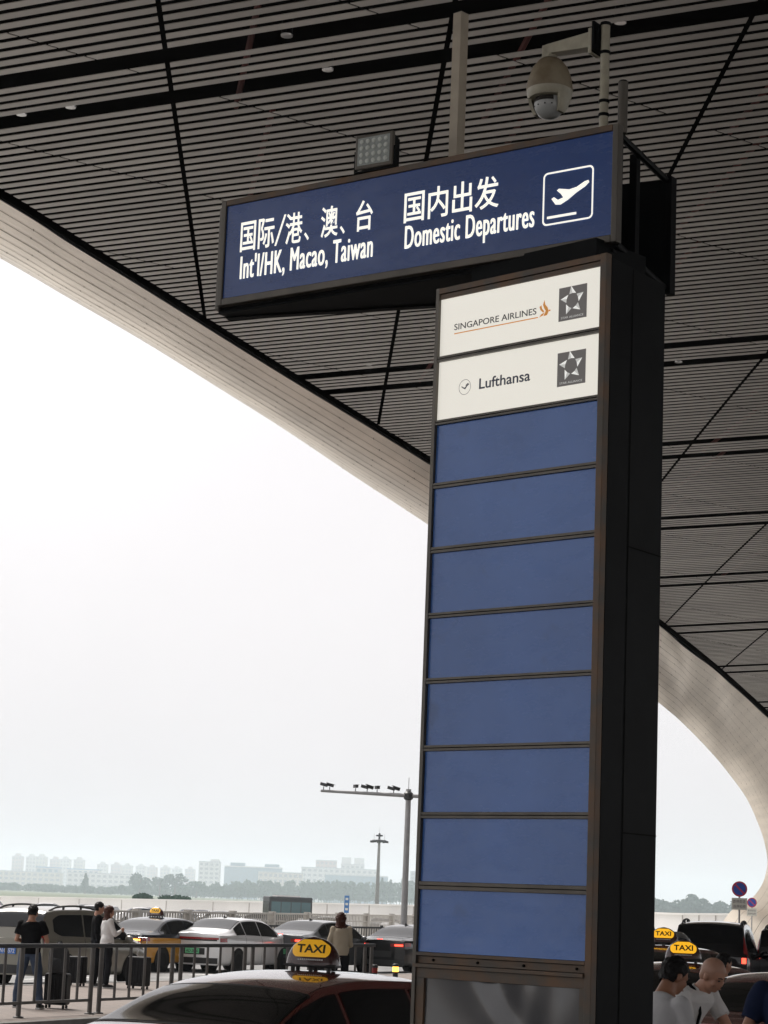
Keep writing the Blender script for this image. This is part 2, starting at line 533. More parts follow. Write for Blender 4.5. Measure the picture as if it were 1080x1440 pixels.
P_ = {'silver': car_paint('silver_car_paint', (0.70, 0.70, 0.70)),
      'graphite': car_paint('graphite_car_paint', (0.075, 0.08, 0.085)),
      'black': car_paint('black_car_paint', (0.005, 0.005, 0.006), metal=0.0),
      'navy': car_paint('dark_navy_car_paint', (0.012, 0.016, 0.024), metal=0.0),
      'maroon': car_paint('maroon_car_paint', (0.15, 0.026, 0.02), rough=0.2, metal=0.0),
      'champagne': car_paint('champagne_car_paint', (0.21, 0.20, 0.165)),
      'white': car_paint('white_car_paint', (0.72, 0.72, 0.72), metal=0.0),
      'yellow': car_paint('taxi_yellow_paint', (0.62, 0.29, 0.025), metal=0.0)}

# ------------------------------------------------------------------ the setting: ground, road, pavements
def ground_sheet():
    mb = MB()
    xs = [-2600, -1000, -300, -120, -60, -30, -10, 10, 30, 60, 120, 300, 1000, 2600]
    ys = [-300, -100, -20, 0, 30, 60, 100, 138, 150, 160, 300, 600, 1500, 4000, 6900]
    def z(x, y): return 0.0 if y <= 138 else (-0.7 if y >= 150 else -0.7 * (y - 138) / 12)
    n = len(ys)
    mb.add([(x, y, z(x, y)) for x in xs for y in ys],
           [(i * n + j, (i + 1) * n + j, (i + 1) * n + j + 1, i * n + j + 1) for i in range(len(xs) - 1) for j in range(n - 1)])
    return mb.build('ground', M_['ground'], fix=False)
tag(ground_sheet(), kind='structure')
mb = MB(); mb.add([(-2500, 300, -0.69), (2500, 300, -0.69), (2500, 6800, -0.69), (-2500, 6800, -0.69)], [(0, 1, 2, 3)])
tag(mb.build('field', M_['field'], fix=False), kind='structure')

AZ = R(25.0)                                 # the kerbs, rails and queues run along this azimuth
DIR = Vector((math.sin(AZ), math.cos(AZ), 0))
NRM = Vector((math.cos(AZ), -math.sin(AZ), 0))   # to the right of DIR


def strip(name, p, l0, l1, w0, w1, z0, z1, m):
    """slab along the kerb direction; w to the right of the line through p"""
    p = Vector(p)
    q = [p + DIR * l + NRM * w for l, w in ((l0, w0), (l1, w0), (l1, w1), (l0, w1))]
    mb = MB()
    if z1 - z0 < 0.02:
        mb.add([(v.x, v.y, z1) for v in q], [(0, 3, 2, 1)])
    else:
        mb.prism([(v.x, v.y) for v in reversed(q)], z0, z1)
    return tag(mb.build(name, m), kind='structure')

RAIL0 = Vector((-5.569, 34.0, 0))            # foot of the railing
strip('road', RAIL0, -60, 90, 0.75, 13.4, 0, 0.004, M_['road'])
strip('road', RAIL0, -60, 75, -24, -6.6, 0, 0.004, M_['road'])
strip('pavement', RAIL0, -60, 62, -6.4, 0.55, 0.004, 0.15, M_['paving'])
strip('kerb', RAIL0, -60, 62, 0.56, 0.74, 0.004, 0.158, M_['kerb'])
strip('kerb', RAIL0, -60, 62, -6.59, -6.41, 0.004, 0.158, M_['kerb'])
strip('pavement', RAIL0, -60, 90, 13.6, 30.0, 0.004, 0.15, M_['paving'])
strip('kerb', RAIL0, -60, 90, 13.41, 13.59, 0.004, 0.158, M_['kerb'])
for w in (-10.3, -14.2):
    mb = MB()
    for k in range(-6, 12):
        p = RAIL0 + DIR * (k * 8) + NRM * w
        q = [p, p + NRM * 0.15, p + NRM * 0.15 + DIR * 4, p + DIR * 4]
        mb.add([(v.x, v.y, 0.008) for v in q], [(0, 1, 2, 3)])
    tag(mb.build('lane_marking', M_['paint']), kind='structure')

# ------------------------------------------------------------------ canopy: slatted ceiling on a triangular grid and its rim
H0 = 12.0


def ceil_z(y):
    return CH + H0 * (1 - 0.008 * max(0.0, y / 12.0 - 3.5) ** 2)

RIM_TOP = [(-40.0, -42.0), (-24.0, -3.5), (-14.0, 20.5), (-7.02, 37.36), (-6.1, 39.92), (-5.04, 42.74), (-3.84, 45.98), (-2.44, 49.66), (-0.8, 53.77), (1.21, 58.71),
           (3.37, 64.14), (6.15, 71.4), (10.7, 83.36), (14.03, 92.05), (16.79, 99.46), (18.68, 104.55), (24.5, 119.0)]


def rim_x(y):
    for (x0, y0), (x1, y1) in zip(RIM_TOP, RIM_TOP[1:]):
        if y <= y1:
            return lerp(x0, x1, (y - y0) / (y1 - y0))
    return RIM_TOP[-1][0] + (y - 119.0) * 0.45


canopy = thing('terminal_canopy', 'huge grey slatted terminal canopy with curved beige rim overhead', 'canopy', (0, 0, 0))
AZS = R(117.0)
sdir = Vector((math.sin(AZS), math.cos(AZS)))            # along the slats
sn = Vector((-math.cos(AZS), math.sin(AZS)))             # across them, away from the camera
az_a, az_d = R(178.0), R(52.5)
na = Vector((-math.cos(az_a), math.sin(az_a)))           # (0.999, 0.035)
nd = Vector((-math.cos(az_d), math.sin(az_d)))
A_LINES = [-2.37 + 4.03 * k for k in range(-12, 22)]
D_LINES = [26.95 + 4.18 * k for k in range(-18, 32)]
PAIRS = [26.15 - 17.94, 26.15] + [44.1 + 9.0 * k for k in range(12)]
PITCH = 0.287


def slat_rows():
    rows = []
    # rows fit between the wide gaps: 4 slats inside a pair
    edges = []
    for c in PAIRS:
        edges += [(c - 0.92, c - 0.54), (c + 0.54, c + 0.92)]
    cur = -24.0
    bands = []
    for a, b in edges:
        bands.append((cur, a)); cur = b
    bands.append((cur, 150.0))
    for a, b in bands:
        n = max(1, round((b - a) / PITCH))
        p = (b - a) / n
        for k in range(n):
            c = a + p * (k + 0.5)
            rows.append((c, p * 0.57))
    return rows


def build_slats():
    mb = MB()
    da, dd = sdir.dot(na), sdir.dot(nd)
    ka, kd = -sn.dot(na) / da, -sn.dot(nd) / dd          # how a seam shifts along the slat from edge to edge
    for c, w in slat_rows():
        lo, hi = -70.0, 75.0
        cuts = [((a_ - (sn * c).dot(na)) / da, 0.045, ka) for a_ in A_LINES] + [((d_ - (sn * c).dot(nd)) / dd, 0.022, kd) for d_ in D_LINES]
        ua = [q[0] for q in cuts if q[1] > 0.04]
        cuts = sorted(q for q in cuts if q[1] > 0.04 or min(abs(q[0] - z_) for z_ in ua) > 0.42)
        pieces = []
        t, tk = lo, 0.0
        for u, g, k in cuts:
            if u <= lo or u >= hi: continue
            pieces.append((t, tk, u - g, k)); t, tk = u + g, k
        pieces.append((t, tk, hi, 0.0))
        for a_, k0, b_, k1 in pieces:
            if b_ - a_ < 0.04: continue
            pa, pb = sn * c + sdir * a_, sn * c + sdir * b_
            def inside(p): return p.x - rim_x(p.y) - 0.38
            fa, fb = inside(pa), inside(pb)
            if fa < 0 and fb < 0: continue
            if fa < 0 or fb < 0:
                l, h_ = (pa, pb)
                for _ in range(18):
                    m = (l + h_) / 2
                    if (inside(m) < 0) == (inside(l) < 0): l = m
                    else: h_ = m
                if fa < 0: pa, k0 = h_, 0.0
                else: pb, k1 = h_, 0.0
            if max(pa.y, pb.y) < -22 or min(pa.y, pb.y) > 128 or min(pa.x, pb.x) > 46: continue
            th = 0.012
            vs = []
            for p, k in ((pa, k0), (pb, k1)):
                for e in (-w / 2, w / 2):
                    q = p + sn * e + sdir * (e * k)
                    z = ceil_z(q.y)
                    vs += [(q.x, q.y, z), (q.x, q.y, z + th)]
            mb.add(vs, [(0, 2, 6, 4), (0, 4, 5, 1), (2, 3, 7, 6), (0, 1, 3, 2), (4, 6, 7, 5), (1, 5, 7, 3)])
    return mb.build('ceiling_slats', M_['slat'], canopy, fix=False)
build_slats()

# deck above, roof sheet, edge channel
ys = [-42, -20, 0, 15, 25, 35, 42, 48, 54, 60, 66, 72, 78, 84, 90, 96, 102, 108, 114, 119, 126, 135]
for nm, dz, m in (('roof_deck', 0.95, M_['deck']), ('roof_sheet', 1.5, M_['rooftop'])):
    mb = MB()
    xsR = (0.0, 6, 12, 20, 30, 45, 62)
    k = len(xsR)
    mb.add([(rim_x(y) + (0.0 if nm == 'roof_deck' else -0.4) + dx, y, ceil_z(y) + dz) for y in ys for dx in xsR],
           [(i * k + j, (i + 1) * k + j, (i + 1) * k + j + 1, i * k + j + 1) for i in range(len(ys) - 1) for j in range(k - 1)])
    mb.build(nm, m, canopy, fix=False)
mb = MB()
ey = [-42 + 2.0 * k for k in range(82)]
rings = []
for y in ey:
    z = ceil_z(y)
    rings.append([Vector((rim_x(y) + 0.02, y, z + 0.02)), Vector((rim_x(y) + 0.02, y, z + 0.95)), Vector((rim_x(y) + 0.10, y, z + 0.95)), Vector((rim_x(y) + 0.10, y, z + 0.02))])
mb.loft(rings)
mb.build('edge_channel', M_['deck'], canopy)

# red steel members in the plenum, seen through the wide gaps
for k, a in enumerate(A_LINES):
    y0, y1 = -20.0, 118.0
    mb = MB()
    for s0 in range(-20, 118, 6):
        p0, p1 = na * a + Vector((math.sin(az_a), math.cos(az_a))) * -s0, na * a + Vector((math.sin(az_a), math.cos(az_a))) * -(s0 + 6)
        ok = all(p.x > rim_x(p.y) + 0.8 and p.x < 40 and p.y < 118 for p in (p0, p1))
        if not ok: continue
        z0, z1 = ceil_z(p0.y) + 0.62, ceil_z(p1.y) + 0.62
        mb.tube([(p0.x + 1.5, p0.y, z0), (p1.x + 0.9, p1.y, z1)], 0.05, 6, cap=True, smooth=False)
    if mb.v:
        mb.build('red_beam', M_['red_steel'], canopy)

# rim: a convex band between two edges, sweeping down to the ground far ahead
RT = [(-24.0, -3.5, 14.1), (-14.0, 20.5, 14.1), (-10.5, 28.9, 14.1), (-7.02, 37.36, 14.1), (-6.1, 39.92, 14.1), (-5.04, 42.74, 14.1), (-3.84, 45.98, 14.09), (-2.44, 49.66, 14.06), (-0.8, 53.77, 14.01), (1.21, 58.71, 13.91),
      (3.37, 64.14, 13.77), (6.15, 71.4, 13.52), (10.7, 83.36, 12.96), (12.3, 87.8, 12.7), (14.03, 92.05, 12.43), (15.4, 95.8, 12.18), (16.79, 99.46, 11.9), (18.68, 104.55, 11.49), (21.6, 112, 10.9),
      (25.2, 121, 9.6), (28.6, 130, 7.6), (31.0, 138, 5.2), (32.2, 144, 3.0), (32.6, 148, 0.8), (32.6, 149, -1.2)]
RL = [(-24.6, -0.3, 14.45), (-14.75, 24.6, 14.5), (-11.3, 33.5, 14.53)] + [(x * f, y * f, CH + (z - CH) * f) for x, y, z, f in (
    (-7.53, 40.5, 13.95, 1.05), (-6.498, 43.0, 13.876, 1.05), (-5.36, 46.0, 13.842, 1.048), (-4.023, 49.0, 13.635, 1.048), (-2.514, 52.5, 13.407, 1.045), (-0.789, 57.0, 13.164, 1.042), (1.341, 62.0, 12.789, 1.038),
    (3.586, 67.0, 12.243, 1.034), (6.519, 75.0, 11.623, 1.028), (11.289, 88.0, 10.486, 1.02), (13.28, 95.0, 10.272, 1.012), (15.904, 104.0, 9.722, 1.0), (17.884, 111.0, 9.2, 1.0), (20.147, 119.0, 8.414, 1.0),
    (22.169, 127.0, 7.445, 1.0), (23.611, 133.0, 6.57, 1.0), (24.865, 139.0, 5.588, 1.0), (25.361, 143.0, 4.504, 1.0), (25.341, 146.0, 3.611, 1.0), (24.891, 148.0, 2.855, 1.0), (24.227, 150.0, 2.284, 1.0))] + [(22.5, 152.0, -1.2)]


def crom(P, t):
    """Catmull-Rom through P at parameter t in 0..len-1"""
    n = len(P)
    i = min(int(t), n - 2)
    f = t - i
    p0, p1, p2, p3 = (Vector(P[max(i - 1, 0)]), Vector(P[i]), Vector(P[i + 1]), Vector(P[min(i + 2, n - 1)]))
    return 0.5 * (2 * p1 + (p2 - p0) * f + (2 * p0 - 5 * p1 + 4 * p2 - p3) * f * f + (3 * p1 - p0 - 3 * p2 + p3) * f ** 3)


RIM_SIGN = 1.0


def rim_pt(t, v, off=0.0):
    a, b = crom(RT, t), crom(RL, t)
    chord = b - a
    tang = (crom(RT, min(t + 0.05, len(RT) - 1)) + crom(RL, min(t + 0.05, len(RT) - 1)) - crom(RT, max(t - 0.05, 0)) - crom(RL, max(t - 0.05, 0))).normalized()
    nrm = chord.cross(tang).normalized()
    nrm = nrm * RIM_SIGN
    bulge = 0.09 * math.sin(PI * v) * min(chord.length, 3.5)
    return a + chord * v + nrm * (bulge + off)


if (rim_pt(8, 0.5, 1.0) - rim_pt(8, 0.5)).z > 0: RIM_SIGN = -1.0
NT = (len(RT) - 1) * 8
mb = MB()
rings = [[rim_pt(i / 8.0, j / 12.0) for j in range(13)] for i in range(NT + 1)]
mb.loft(rings, closed=False, cap=False)
rim_back = [[rim_pt(i / 8.0, 0) + Vector((-0.05, 0, 0.9)), rim_pt(i / 8.0, 0), ] for i in range(NT + 1)]
rim = mb.build('rim', M_['fascia'], canopy, fix=False)
rim.data.flip_normals()
mb = MB()                                   # outer upper skin closing the rim to the roof sheet
rings = []
for i in range(NT + 1):
    a, b = rim_pt(i / 8.0, 0), rim_pt(i / 8.0, 1)
    up = Vector((0.4, 0.3, 1.35))
    rings.append([b, lerp(b, a, 0.5) + up * 0.9, a + up])
mb.loft(rings, closed=False, cap=False)
mb.build('rim_upper_skin', M_['rooftop'], canopy, fix=False)
mb = MB()                                   # panel joints along the rim
for j in range(1, 12):
    v = j / 12.0
    wv = 0.006 if j % 3 else 0.010
    ring = []
    for i in range(NT + 1):
        cl = (crom(RL, i / 8.0) - crom(RT, i / 8.0)).length
        h_ = (0.010 if j % 3 else 0.016) / max(1.0, cl)
        ring.append([rim_pt(i / 8.0, v - h_, 0.006), rim_pt(i / 8.0, v + h_, 0.006)])
    mb.loft(ring, closed=False, cap=False, smooth=False)
rnd = random.Random(3)
for j in range(12):                         # short end joints, staggered from row to row
    t = 1.0 + rnd.random() * 0.2
    while t < 17:
        v0, v1 = (j + 0.86) / 12.0, (j + 1.08) / 12.0
        w = 0.010
        mb.add([rim_pt(t, v0, 0.007), rim_pt(t + w, v0, 0.007), rim_pt(t + w, v1, 0.007), rim_pt(t, v1, 0.007)], [(0, 1, 2, 3)])
        t += 0.42 + rnd.random() * 0.06
mb.build('panel_joints', M_['seam'], canopy, fix=False)

# downlights recessed in the wide ceiling gaps
def downlight(x, y, label):
    z = ceil_z(y)
    o = thing('downlight', label, 'ceiling light', (x, y, z + 0.10), 0, 'downlights recessed in the canopy ceiling')
    mb = MB(); mb.lathe([(0.08, 0.0005), (0.08, 0.28)], 16); mb.build('housing', M_['black'], o)
    mb = MB(); mb.lathe([(0.085, -0.02), (0.09, 0.0), (0.065, 0.0), (0.02, -0.012)], 16); mb.build('reflector', M_['lamp_metal'], o)
downlight(-1.65, 29.55, 'downlight above the left floodlight in the upper dark ceiling gap')
downlight(-1.09, 30.78, 'downlight just left of the beige mast in the lower dark gap')
downlight(-5.16, 32.78, 'right one of two downlights close together at upper left')
downlight(-6.0, 33.2, 'leftmost downlight of the whole ceiling at the picture edge')
downlight(2.99, 28.6, 'downlight beside the top of the security camera pole')
downlight(6.4, 47.3, 'downlight in the gap right of the black sign box')
downlight(-0.49, 48.6, 'faint downlight under the blue sign left of the white panels')

# ------------------------------------------------------------------ the sign pylon and the direction sign
YAWP = R(43.541)
YAWS = R(43.541 - 7.581)
pylon = thing('sign_pylon', 'tall dark airline totem with white and blue front panels', 'sign pylon', (0, 11.0, 0), -YAWP)
core = [(0.317, 0.03), (1.403, 0.03), (1.325, 0.563), (0.240, 0.563)]
mb = MB(); mb.prism(core, 0.15, 5.165); mb.build('body', M_['black'], pylon)
mb = MB()
mb.box(0.317, 0.338, -0.012, 0.028, 0.15, 5.18)
mb.build('side_post', M_['frame'], pylon)
mb = MB()
mb.bbox(1.364, 1.403, -0.014, 0.028, 0.15, 5.18, 0.004)
mb.build('side_post', M_['rust'], pylon)
mb = MB()
mb.box(0.339, 1.363, -0.012, 0.027, 5.150, 5.178)
mb.box(0.339, 1.363, -0.004, 0.027, 5.1235, 5.146)
mb.build('top_rail', M_['rust'], pylon)
tops = [5.1215, 4.795, 4.468, 4.143, 3.817, 3.491, 3.168, 2.838, 2.513, 2.173]
bots = [4.824, 4.495, 4.174, 3.849, 3.520, 3.197, 2.868, 2.545, 2.213, 1.879]
panels = []
for i, (t, b) in enumerate(zip(tops, bots)):
    rp = random.Random(40 + i)
    jx, jz = rp.uniform(-0.0016, 0.0016), rp.uniform(-0.0016, 0.0016)     # no two panels sit quite alike
    mb = MB()
    for x_, y_ in ((0.340, jx), (1.3625, -jx)):
        mb.v += [(x_, 0.004 + y_ + jz, b), (x_, 0.004 + y_ - jz, t), (x_, 0.028, b), (x_, 0.028, t)]
    mb.add([], [])
    for f_ in ((0, 4, 5, 1), (2, 3, 7, 6), (0, 1, 3, 2), (4, 6, 7, 5), (1, 5, 7, 3), (0, 2, 6, 4)):
        mb.f.append(f_); mb.sm.append(False); mb.mi.append(0)
    p = mb.build('panel', M_['lightbox'] if i < 2 else M_['panel'], pylon)
    panels.append(p)
    if i: p['label'] = 'backlit white airline panel' if i == 1 else 'plain blue panel'
    else: p['label'] = 'backlit white airline panel'
    if i < 9:
        g0, g1 = tops[i + 1] + 0.0015, b - 0.0015
        c = (g0 + g1) / 2
        mb = MB()
        mb.box(0.339, 1.363, -0.010, 0.026, c + 0.0022, g1)
        mb.box(0.339, 1.363, -0.010, 0.026, g0, c - 0.0022)
        mb.build('cross_rail', M_['frame'], pylon)
# sill under the last panel with its screws
mb = MB()
mb.box(0.339, 1.362, -0.012, 0.027, 1.862, 1.8775)
mb.box(0.339, 1.362, 0.004, 0.027, 1.826, 1.858)
mb.box(0.330, 1.362, -0.022, 0.027, 1.806, 1.823)
mb.box(0.339, 1.363, -0.004, 0.027, 1.757, 1.803)
mb.box(0.339, 0.389, -0.004, 0.027, 0.60, 1.756)
mb.box(1.331, 1.363, -0.004, 0.027, 0.60, 1.756)
mb.box(0.339, 1.363, -0.004, 0.027, 0.20, 0.598)
mb.build('lower_frame', M_['rust'], pylon)
mb = MB()
for x in (0.44, 0.72, 1.0, 1.31):
    mb.lathe([(0.007, 0), (0.006, 0.006)], 10, M=Matrix.Translation((x, 0.003, 1.842)) @ Matrix.Rotation(R(90), 4, 'X'))
mb.build('screws', M_['groove'], pylon)
mb = MB()
nx, nzg = 48, 48
rndf = random.Random(5)
def film_y(x, z):
    return 0.016 + 0.010 * math.sin(5.0 * x + 9 * z + 2.5 * math.sin(4 * z + 7 * x)) + 0.004 * math.sin(17 * x - 8 * z + 3 * math.sin(6 * x))
mb.add([(lerp(0.39, 1.33, i / nx), film_y(lerp(0.39, 1.33, i / nx), lerp(0.6, 1.755, j / nzg)), lerp(0.6, 1.755, j / nzg)) for i in range(nx + 1) for j in range(nzg + 1)],
       [(i * (nzg + 1) + j, (i + 1) * (nzg + 1) + j, (i + 1) * (nzg + 1) + j + 1, i * (nzg + 1) + j + 1) for i in range(nx) for j in range(nzg)], True)
mb.build('film_window', M_['film'], pylon)
# grooves of the black side: one upright joint, three level joints
def side_pt(s, z, o=0.0022):
    a, b = Vector((1.403, 0.03, z)), Vector((1.325, 0.563, z))
    n = Vector((0.533, 0.078, 0)).normalized()
    return lerp(a, b, s) + n * o
mb = MB()
mb.add([side_pt(0.375, 0.2), side_pt(0.39, 0.2), side_pt(0.39, 5.16), side_pt(0.375, 5.16)], [(0, 1, 2, 3)])
for z in (3.80, 2.46, 1.1):
    mb.add([side_pt(0.39, z), side_pt(1.0, z), side_pt(1.0, z + 0.006), side_pt(0.39, z + 0.006)], [(0, 1, 2, 3)])
mb.build('side_joints', M_['groove'], pylon)
mb = MB()
mb.box(0.45, 1.25, 0.10, 0.50, 5.166, 5.31)
mb.build('neck', M_['black'], pylon)
# print of the white panels
mb = MB(); text_into(mb, 'SINGAPORE AIRLINES', 0.434, 0.966, 4.949, 4.981, 0.0038, 0.004, 0.001); mb.build('airline_name', M_['ink'], panels[0])
mb = MB(); mb.box(0.435, 0.977, 0.0026, 0.0038, 4.9285, 4.9335); mb.build('underline', M_['orange'], panels[0])
mb = MB()                                   # three-feathered bird emblem
def poly(mb, pts, y0=0.0026, y1=0.0038):
    n = len(pts)
    mb.add([(x, y0, z) for x, z in pts] + [(x, y1, z) for x, z in pts],
           [tuple(range(n)), tuple(reversed(range(n, 2 * n)))] + [(k, (k + 1) % n, n + (k + 1) % n, n + k) for k in range(n)])
ox, oz = 0.985, 4.930
poly(mb, [(ox + 0.000, oz + 0.0), (ox + 0.022, oz + 0.006), (ox + 0.032, oz + 0.020), (ox + 0.012, oz + 0.013)])
poly(mb, [(ox + 0.026, oz + 0.002), (ox + 0.048, oz + 0.004), (ox + 0.058, oz + 0.022), (ox + 0.050, oz + 0.044), (ox + 0.036, oz + 0.058), (ox + 0.030, oz + 0.082), (ox + 0.022, oz + 0.060), (ox + 0.028, oz + 0.044), (ox + 0.040, oz + 0.026)])
poly(mb, [(ox + 0.000, oz + 0.052), (ox + 0.008, oz + 0.034), (ox + 0.024, oz + 0.020), (ox + 0.030, oz + 0.026), (ox + 0.016, oz + 0.042), (ox + 0.012, oz + 0.058)])
poly(mb, [(ox + 0.058, oz + 0.030), (ox + 0.073, oz + 0.026), (ox + 0.060, oz + 0.020)])
mb.build('bird_emblem', M_['orange'], panels[0])


def star_logo(parent, x0, x1, z0, z1):
    mb = MB(); mb.box(x0, x1, 0.0022, 0.0038, z0, z1); q = mb.build('alliance_square', M_['logo_grey'], parent)
    cx, cz, r = (x0 + x1) / 2 - 0.002, z0 + (z1 - z0) * 0.57, (x1 - x0) * 0.43
    for k in range(5):
        a = R(90 + 72 * k)
        tip = (cx + r * math.cos(a + 0.12), cz + r * math.sin(a + 0.12))
        b1 = (cx + r * 0.55 * math.cos(a - 0.56), cz + r * 0.55 * math.sin(a - 0.56))
        b2 = (cx + r * 0.52 * math.cos(a + 0.52), cz + r * 0.52 * math.sin(a + 0.52))
        mid = (cx + r * 0.50 * math.cos(a - 0.02), cz + r * 0.50 * math.sin(a - 0.02))
        mb = MB()
        poly(mb, [b1, mid, tip], 0.0010, 0.0021)
        mb.cur = 1
        poly(mb, [mid, b2, tip], 0.0012, 0.0021)
        mb.build('star_point', [M_['logo_silver'], M_['logo_mid']], parent)
    mb = MB(); text_into(mb, 'STAR ALLIANCE', x0 + 0.016, x1 - 0.018, z0 + 0.010, z0 + 0.020, 0.0021, 0.0, 0.0006); mb.build('alliance_name', M_['logo_mid'], parent)
star_logo(panels[0], 1.106, 1.276, 4.888, 5.054)
star_logo(panels[1], 1.107, 1.278, 4.565, 4.731)
mb = MB(); text_into(mb, 'Lufthansa', 0.612, 0.938, 4.621, 4.676, 0.0038, 0.012, 0.001); mb.build('airline_name', M_['ink_blue'], panels[1])
mb = MB()                                   # crane in a thin ring
cx, cz = 0.518, 4.645
n = 40
ringv = []
for r0 in (0.037, 0.0392):
    ringv.append([Vector((cx + r0 * math.cos(2 * PI * k / n), 0, cz + r0 * math.sin(2 * PI * k / n))) for k in range(n)])
vs = [Vector((v.x, 0.0030, v.z)) for v in ringv[0]] + [Vector((v.x, 0.0030, v.z)) for v in ringv[1]]
mb.add(vs, [(k, (k + 1) % n, n + (k + 1) % n, n + k) for k in range(n)])
poly(mb, [(cx - 0.024, cz + 0.004), (cx - 0.020, cz + 0.006), (cx - 0.002, cz - 0.004), (cx + 0.008, cz + 0.004), (cx + 0.024, cz + 0.014), (cx + 0.030, cz + 0.013), (cx + 0.014, cz + 0.002), (cx + 0.002, cz - 0.012), (cx - 0.012, cz - 0.005)])
poly(mb, [(cx + 0.004, cz + 0.008), (cx + 0.020, cz + 0.019), (cx + 0.024, cz + 0.018), (cx + 0.010, cz + 0.005)])
mb.build('crane_emblem', M_['ink_blue'], panels[1])

# the direction sign on top
sign = thing('direction_sign', 'long blue departures sign box with white bilingual lettering', 'direction sign', (0, 11.0, 0), -YAWS)
mb = MB(); mb.prism([(-1.226, 0.045), (1.30, 0.045), (1.29, 0.11), (-1.226, 0.11)], 5.285, 5.862)
mb.build('shell', M_['black'], sign)
mb = MB(); mb.bbox(-1.224, -1.196, 0.02, 0.044, 5.285, 5.872, 0.004)
mb.build('end_flange', M_['frame'], sign)
mb = MB()
mb.bbox(-1.192, -1.158, -0.006, 0.044, 5.297, 5.898, 0.004)
mb.bbox(1.294, 1.327, -0.006, 0.044, 5.297, 5.898, 0.004)
mb.bbox(-1.157, 1.293, -0.006, 0.044, 5.297, 5.336, 0.004)
mb.build('front_frame', M_['frame'], sign)
mb = MB()
mb.bbox(-1.157, 1.293, -0.006, 0.044, 5.866, 5.899, 0.004)
mb.build('top_frame', M_['rust'], sign)
mb = MB(); mb.box(-1.157, 1.293, 0.006, 0.044, 5.3365, 5.8655)
face = mb.build('blue_face', M_['sign_blue'], sign)
YF = 0.0058
mb = MB()
text_into(mb, '国际', -1.050, -0.815, 5.587, 5.756, YF, 0.007)
poly(mb, [(-0.808, 5.588), (-0.797, 5.588), (-0.737, 5.756), (-0.748, 5.756)], YF - 0.003, YF)
mb.build('chinese_lettering', M_['letter'], face)
mb = MB()
text_into(mb, '港', -0.735, -0.622, 5.584, 5.756, YF, 0.007)
text_into(mb, '、', -0.606, -0.574, 5.588, 5.632, YF, 0.007)
mb.build('chinese_lettering', M_['letter'], face)
mb = MB()
text_into(mb, '澳', -0.495, -0.382, 5.584, 5.756, YF, 0.007)
text_into(mb, '、', -0.366, -0.334, 5.588, 5.632, YF, 0.007)
mb.build('chinese_lettering', M_['letter'], face)
mb = MB()
text_into(mb, '台', -0.262, -0.153, 5.584, 5.752, YF, 0.007)
mb.build('chinese_lettering', M_['letter'], face)
def heavy(mb, body, x0, x1, z0, z1):
    for k in range(3):
        text_into(mb, body, x0 + 0.0022 * k, x1 + 0.0022 * k - 0.0044, z0, z1, YF - 0.0004 * k, 0.0, space=1.09)
mb = MB(); heavy(mb, "Int'l/HK, Macao, Taiwan", -1.042, -0.143, 5.412, 5.566)
mb.build('latin_lettering', M_['letter'], face)
mb = MB(); text_into(mb, '国内出发', 0.050, 0.634, 5.583, 5.753, YF, 0.007)
mb.build('chinese_lettering', M_['letter'], face)
mb = MB(); heavy(mb, 'Domestic Departures', 0.061, 0.851, 5.405, 5.566)
mb.build('latin_lettering', M_['letter'], face)
mb = MB()                                   # departure pictogram: rounded frame, climbing aeroplane, runway bar
def rrect(x0, x1, z0, z1, r, n=6):
    out = []
    for cx_, cz_, a0 in ((x1 - r, z1 - r, 0), (x0 + r, z1 - r, 90), (x0 + r, z0 + r, 180), (x1 - r, z0 + r, 270)):
        for k in range(n + 1):
            a = R(a0 + 90 * k / n)
            out.append((cx_ + r * math.cos(a), cz_ + r * math.sin(a)))
    return out
o_, i_ = rrect(0.898, 1.188, 5.437, 5.712, 0.026), rrect(0.907, 1.179, 5.446, 5.703, 0.019)
n = len(o_)
mb.add([(x, YF - 0.003, z) for x, z in o_] + [(x, YF - 0.003, z) for x, z in i_], [(k, (k + 1) % n, n + (k + 1) % n, n + k) for k in range(n)])
poly(mb, [(0.925, 5.472), (1.092, 5.472), (1.092, 5.484), (0.925, 5.484)], YF - 0.003, YF)
poly(mb, [(0.948, 5.572), (0.962, 5.580), (0.986, 5.562), (1.016, 5.570), (1.002, 5.590), (0.978, 5.612), (0.990, 5.619), (1.050, 5.606), (1.092, 5.612), (1.138, 5.634), (1.158, 5.637),
          (1.162, 5.626), (1.140, 5.608), (1.094, 5.586), (1.040, 5.553), (1.000, 5.536), (0.972, 5.540)], YF - 0.003, YF)
mb.build('pictogram', M_['letter'], face)
# open side with its tubes and the dark back box
mb = MB(); mb.prism([(-1.22, 0.112), (1.18, 0.78), (1.165, 0.83), (-1.24, 0.16)], 5.262, 5.862)
mb.build('back_panel', M_['black'], sign)
mb = MB(); mb.bbox(1.166, 1.20, 0.775, 0.835, 5.25, 5.885, 0.004)
mb.build('back_post', M_['black'], sign)
mb = MB()
mb.tube([(1.29, 0.05, 5.868), (1.16, 0.80, 5.868)], 0.019, 8)
mb.build('top_tube', M_['black'], sign)
mb = MB()
mb.tube([(1.29, 0.05, 5.305), (1.16, 0.80, 5.285)], 0.019, 8)
mb.build('bottom_tube', M_['black'], sign)
mb = MB(); mb.box(1.185, 1.225, 0.36, 0.40, 5.29, 5.872)
mb.build('upright_tube', M_['black'], sign)
mb = MB(); mb.prism([(-1.22, 0.05), (1.28, 0.05), (1.17, 0.775), (-1.22, 0.108)], 5.268, 5.283)
mb.build('underside_plate', M_['black'], sign)
# things carried by the sign
def on_sign(x, y, z):
    c, s_ = math.cos(YAWS), math.sin(YAWS)
    return (x * c + y * s_, 11.0 - x * s_ + y * c, z)

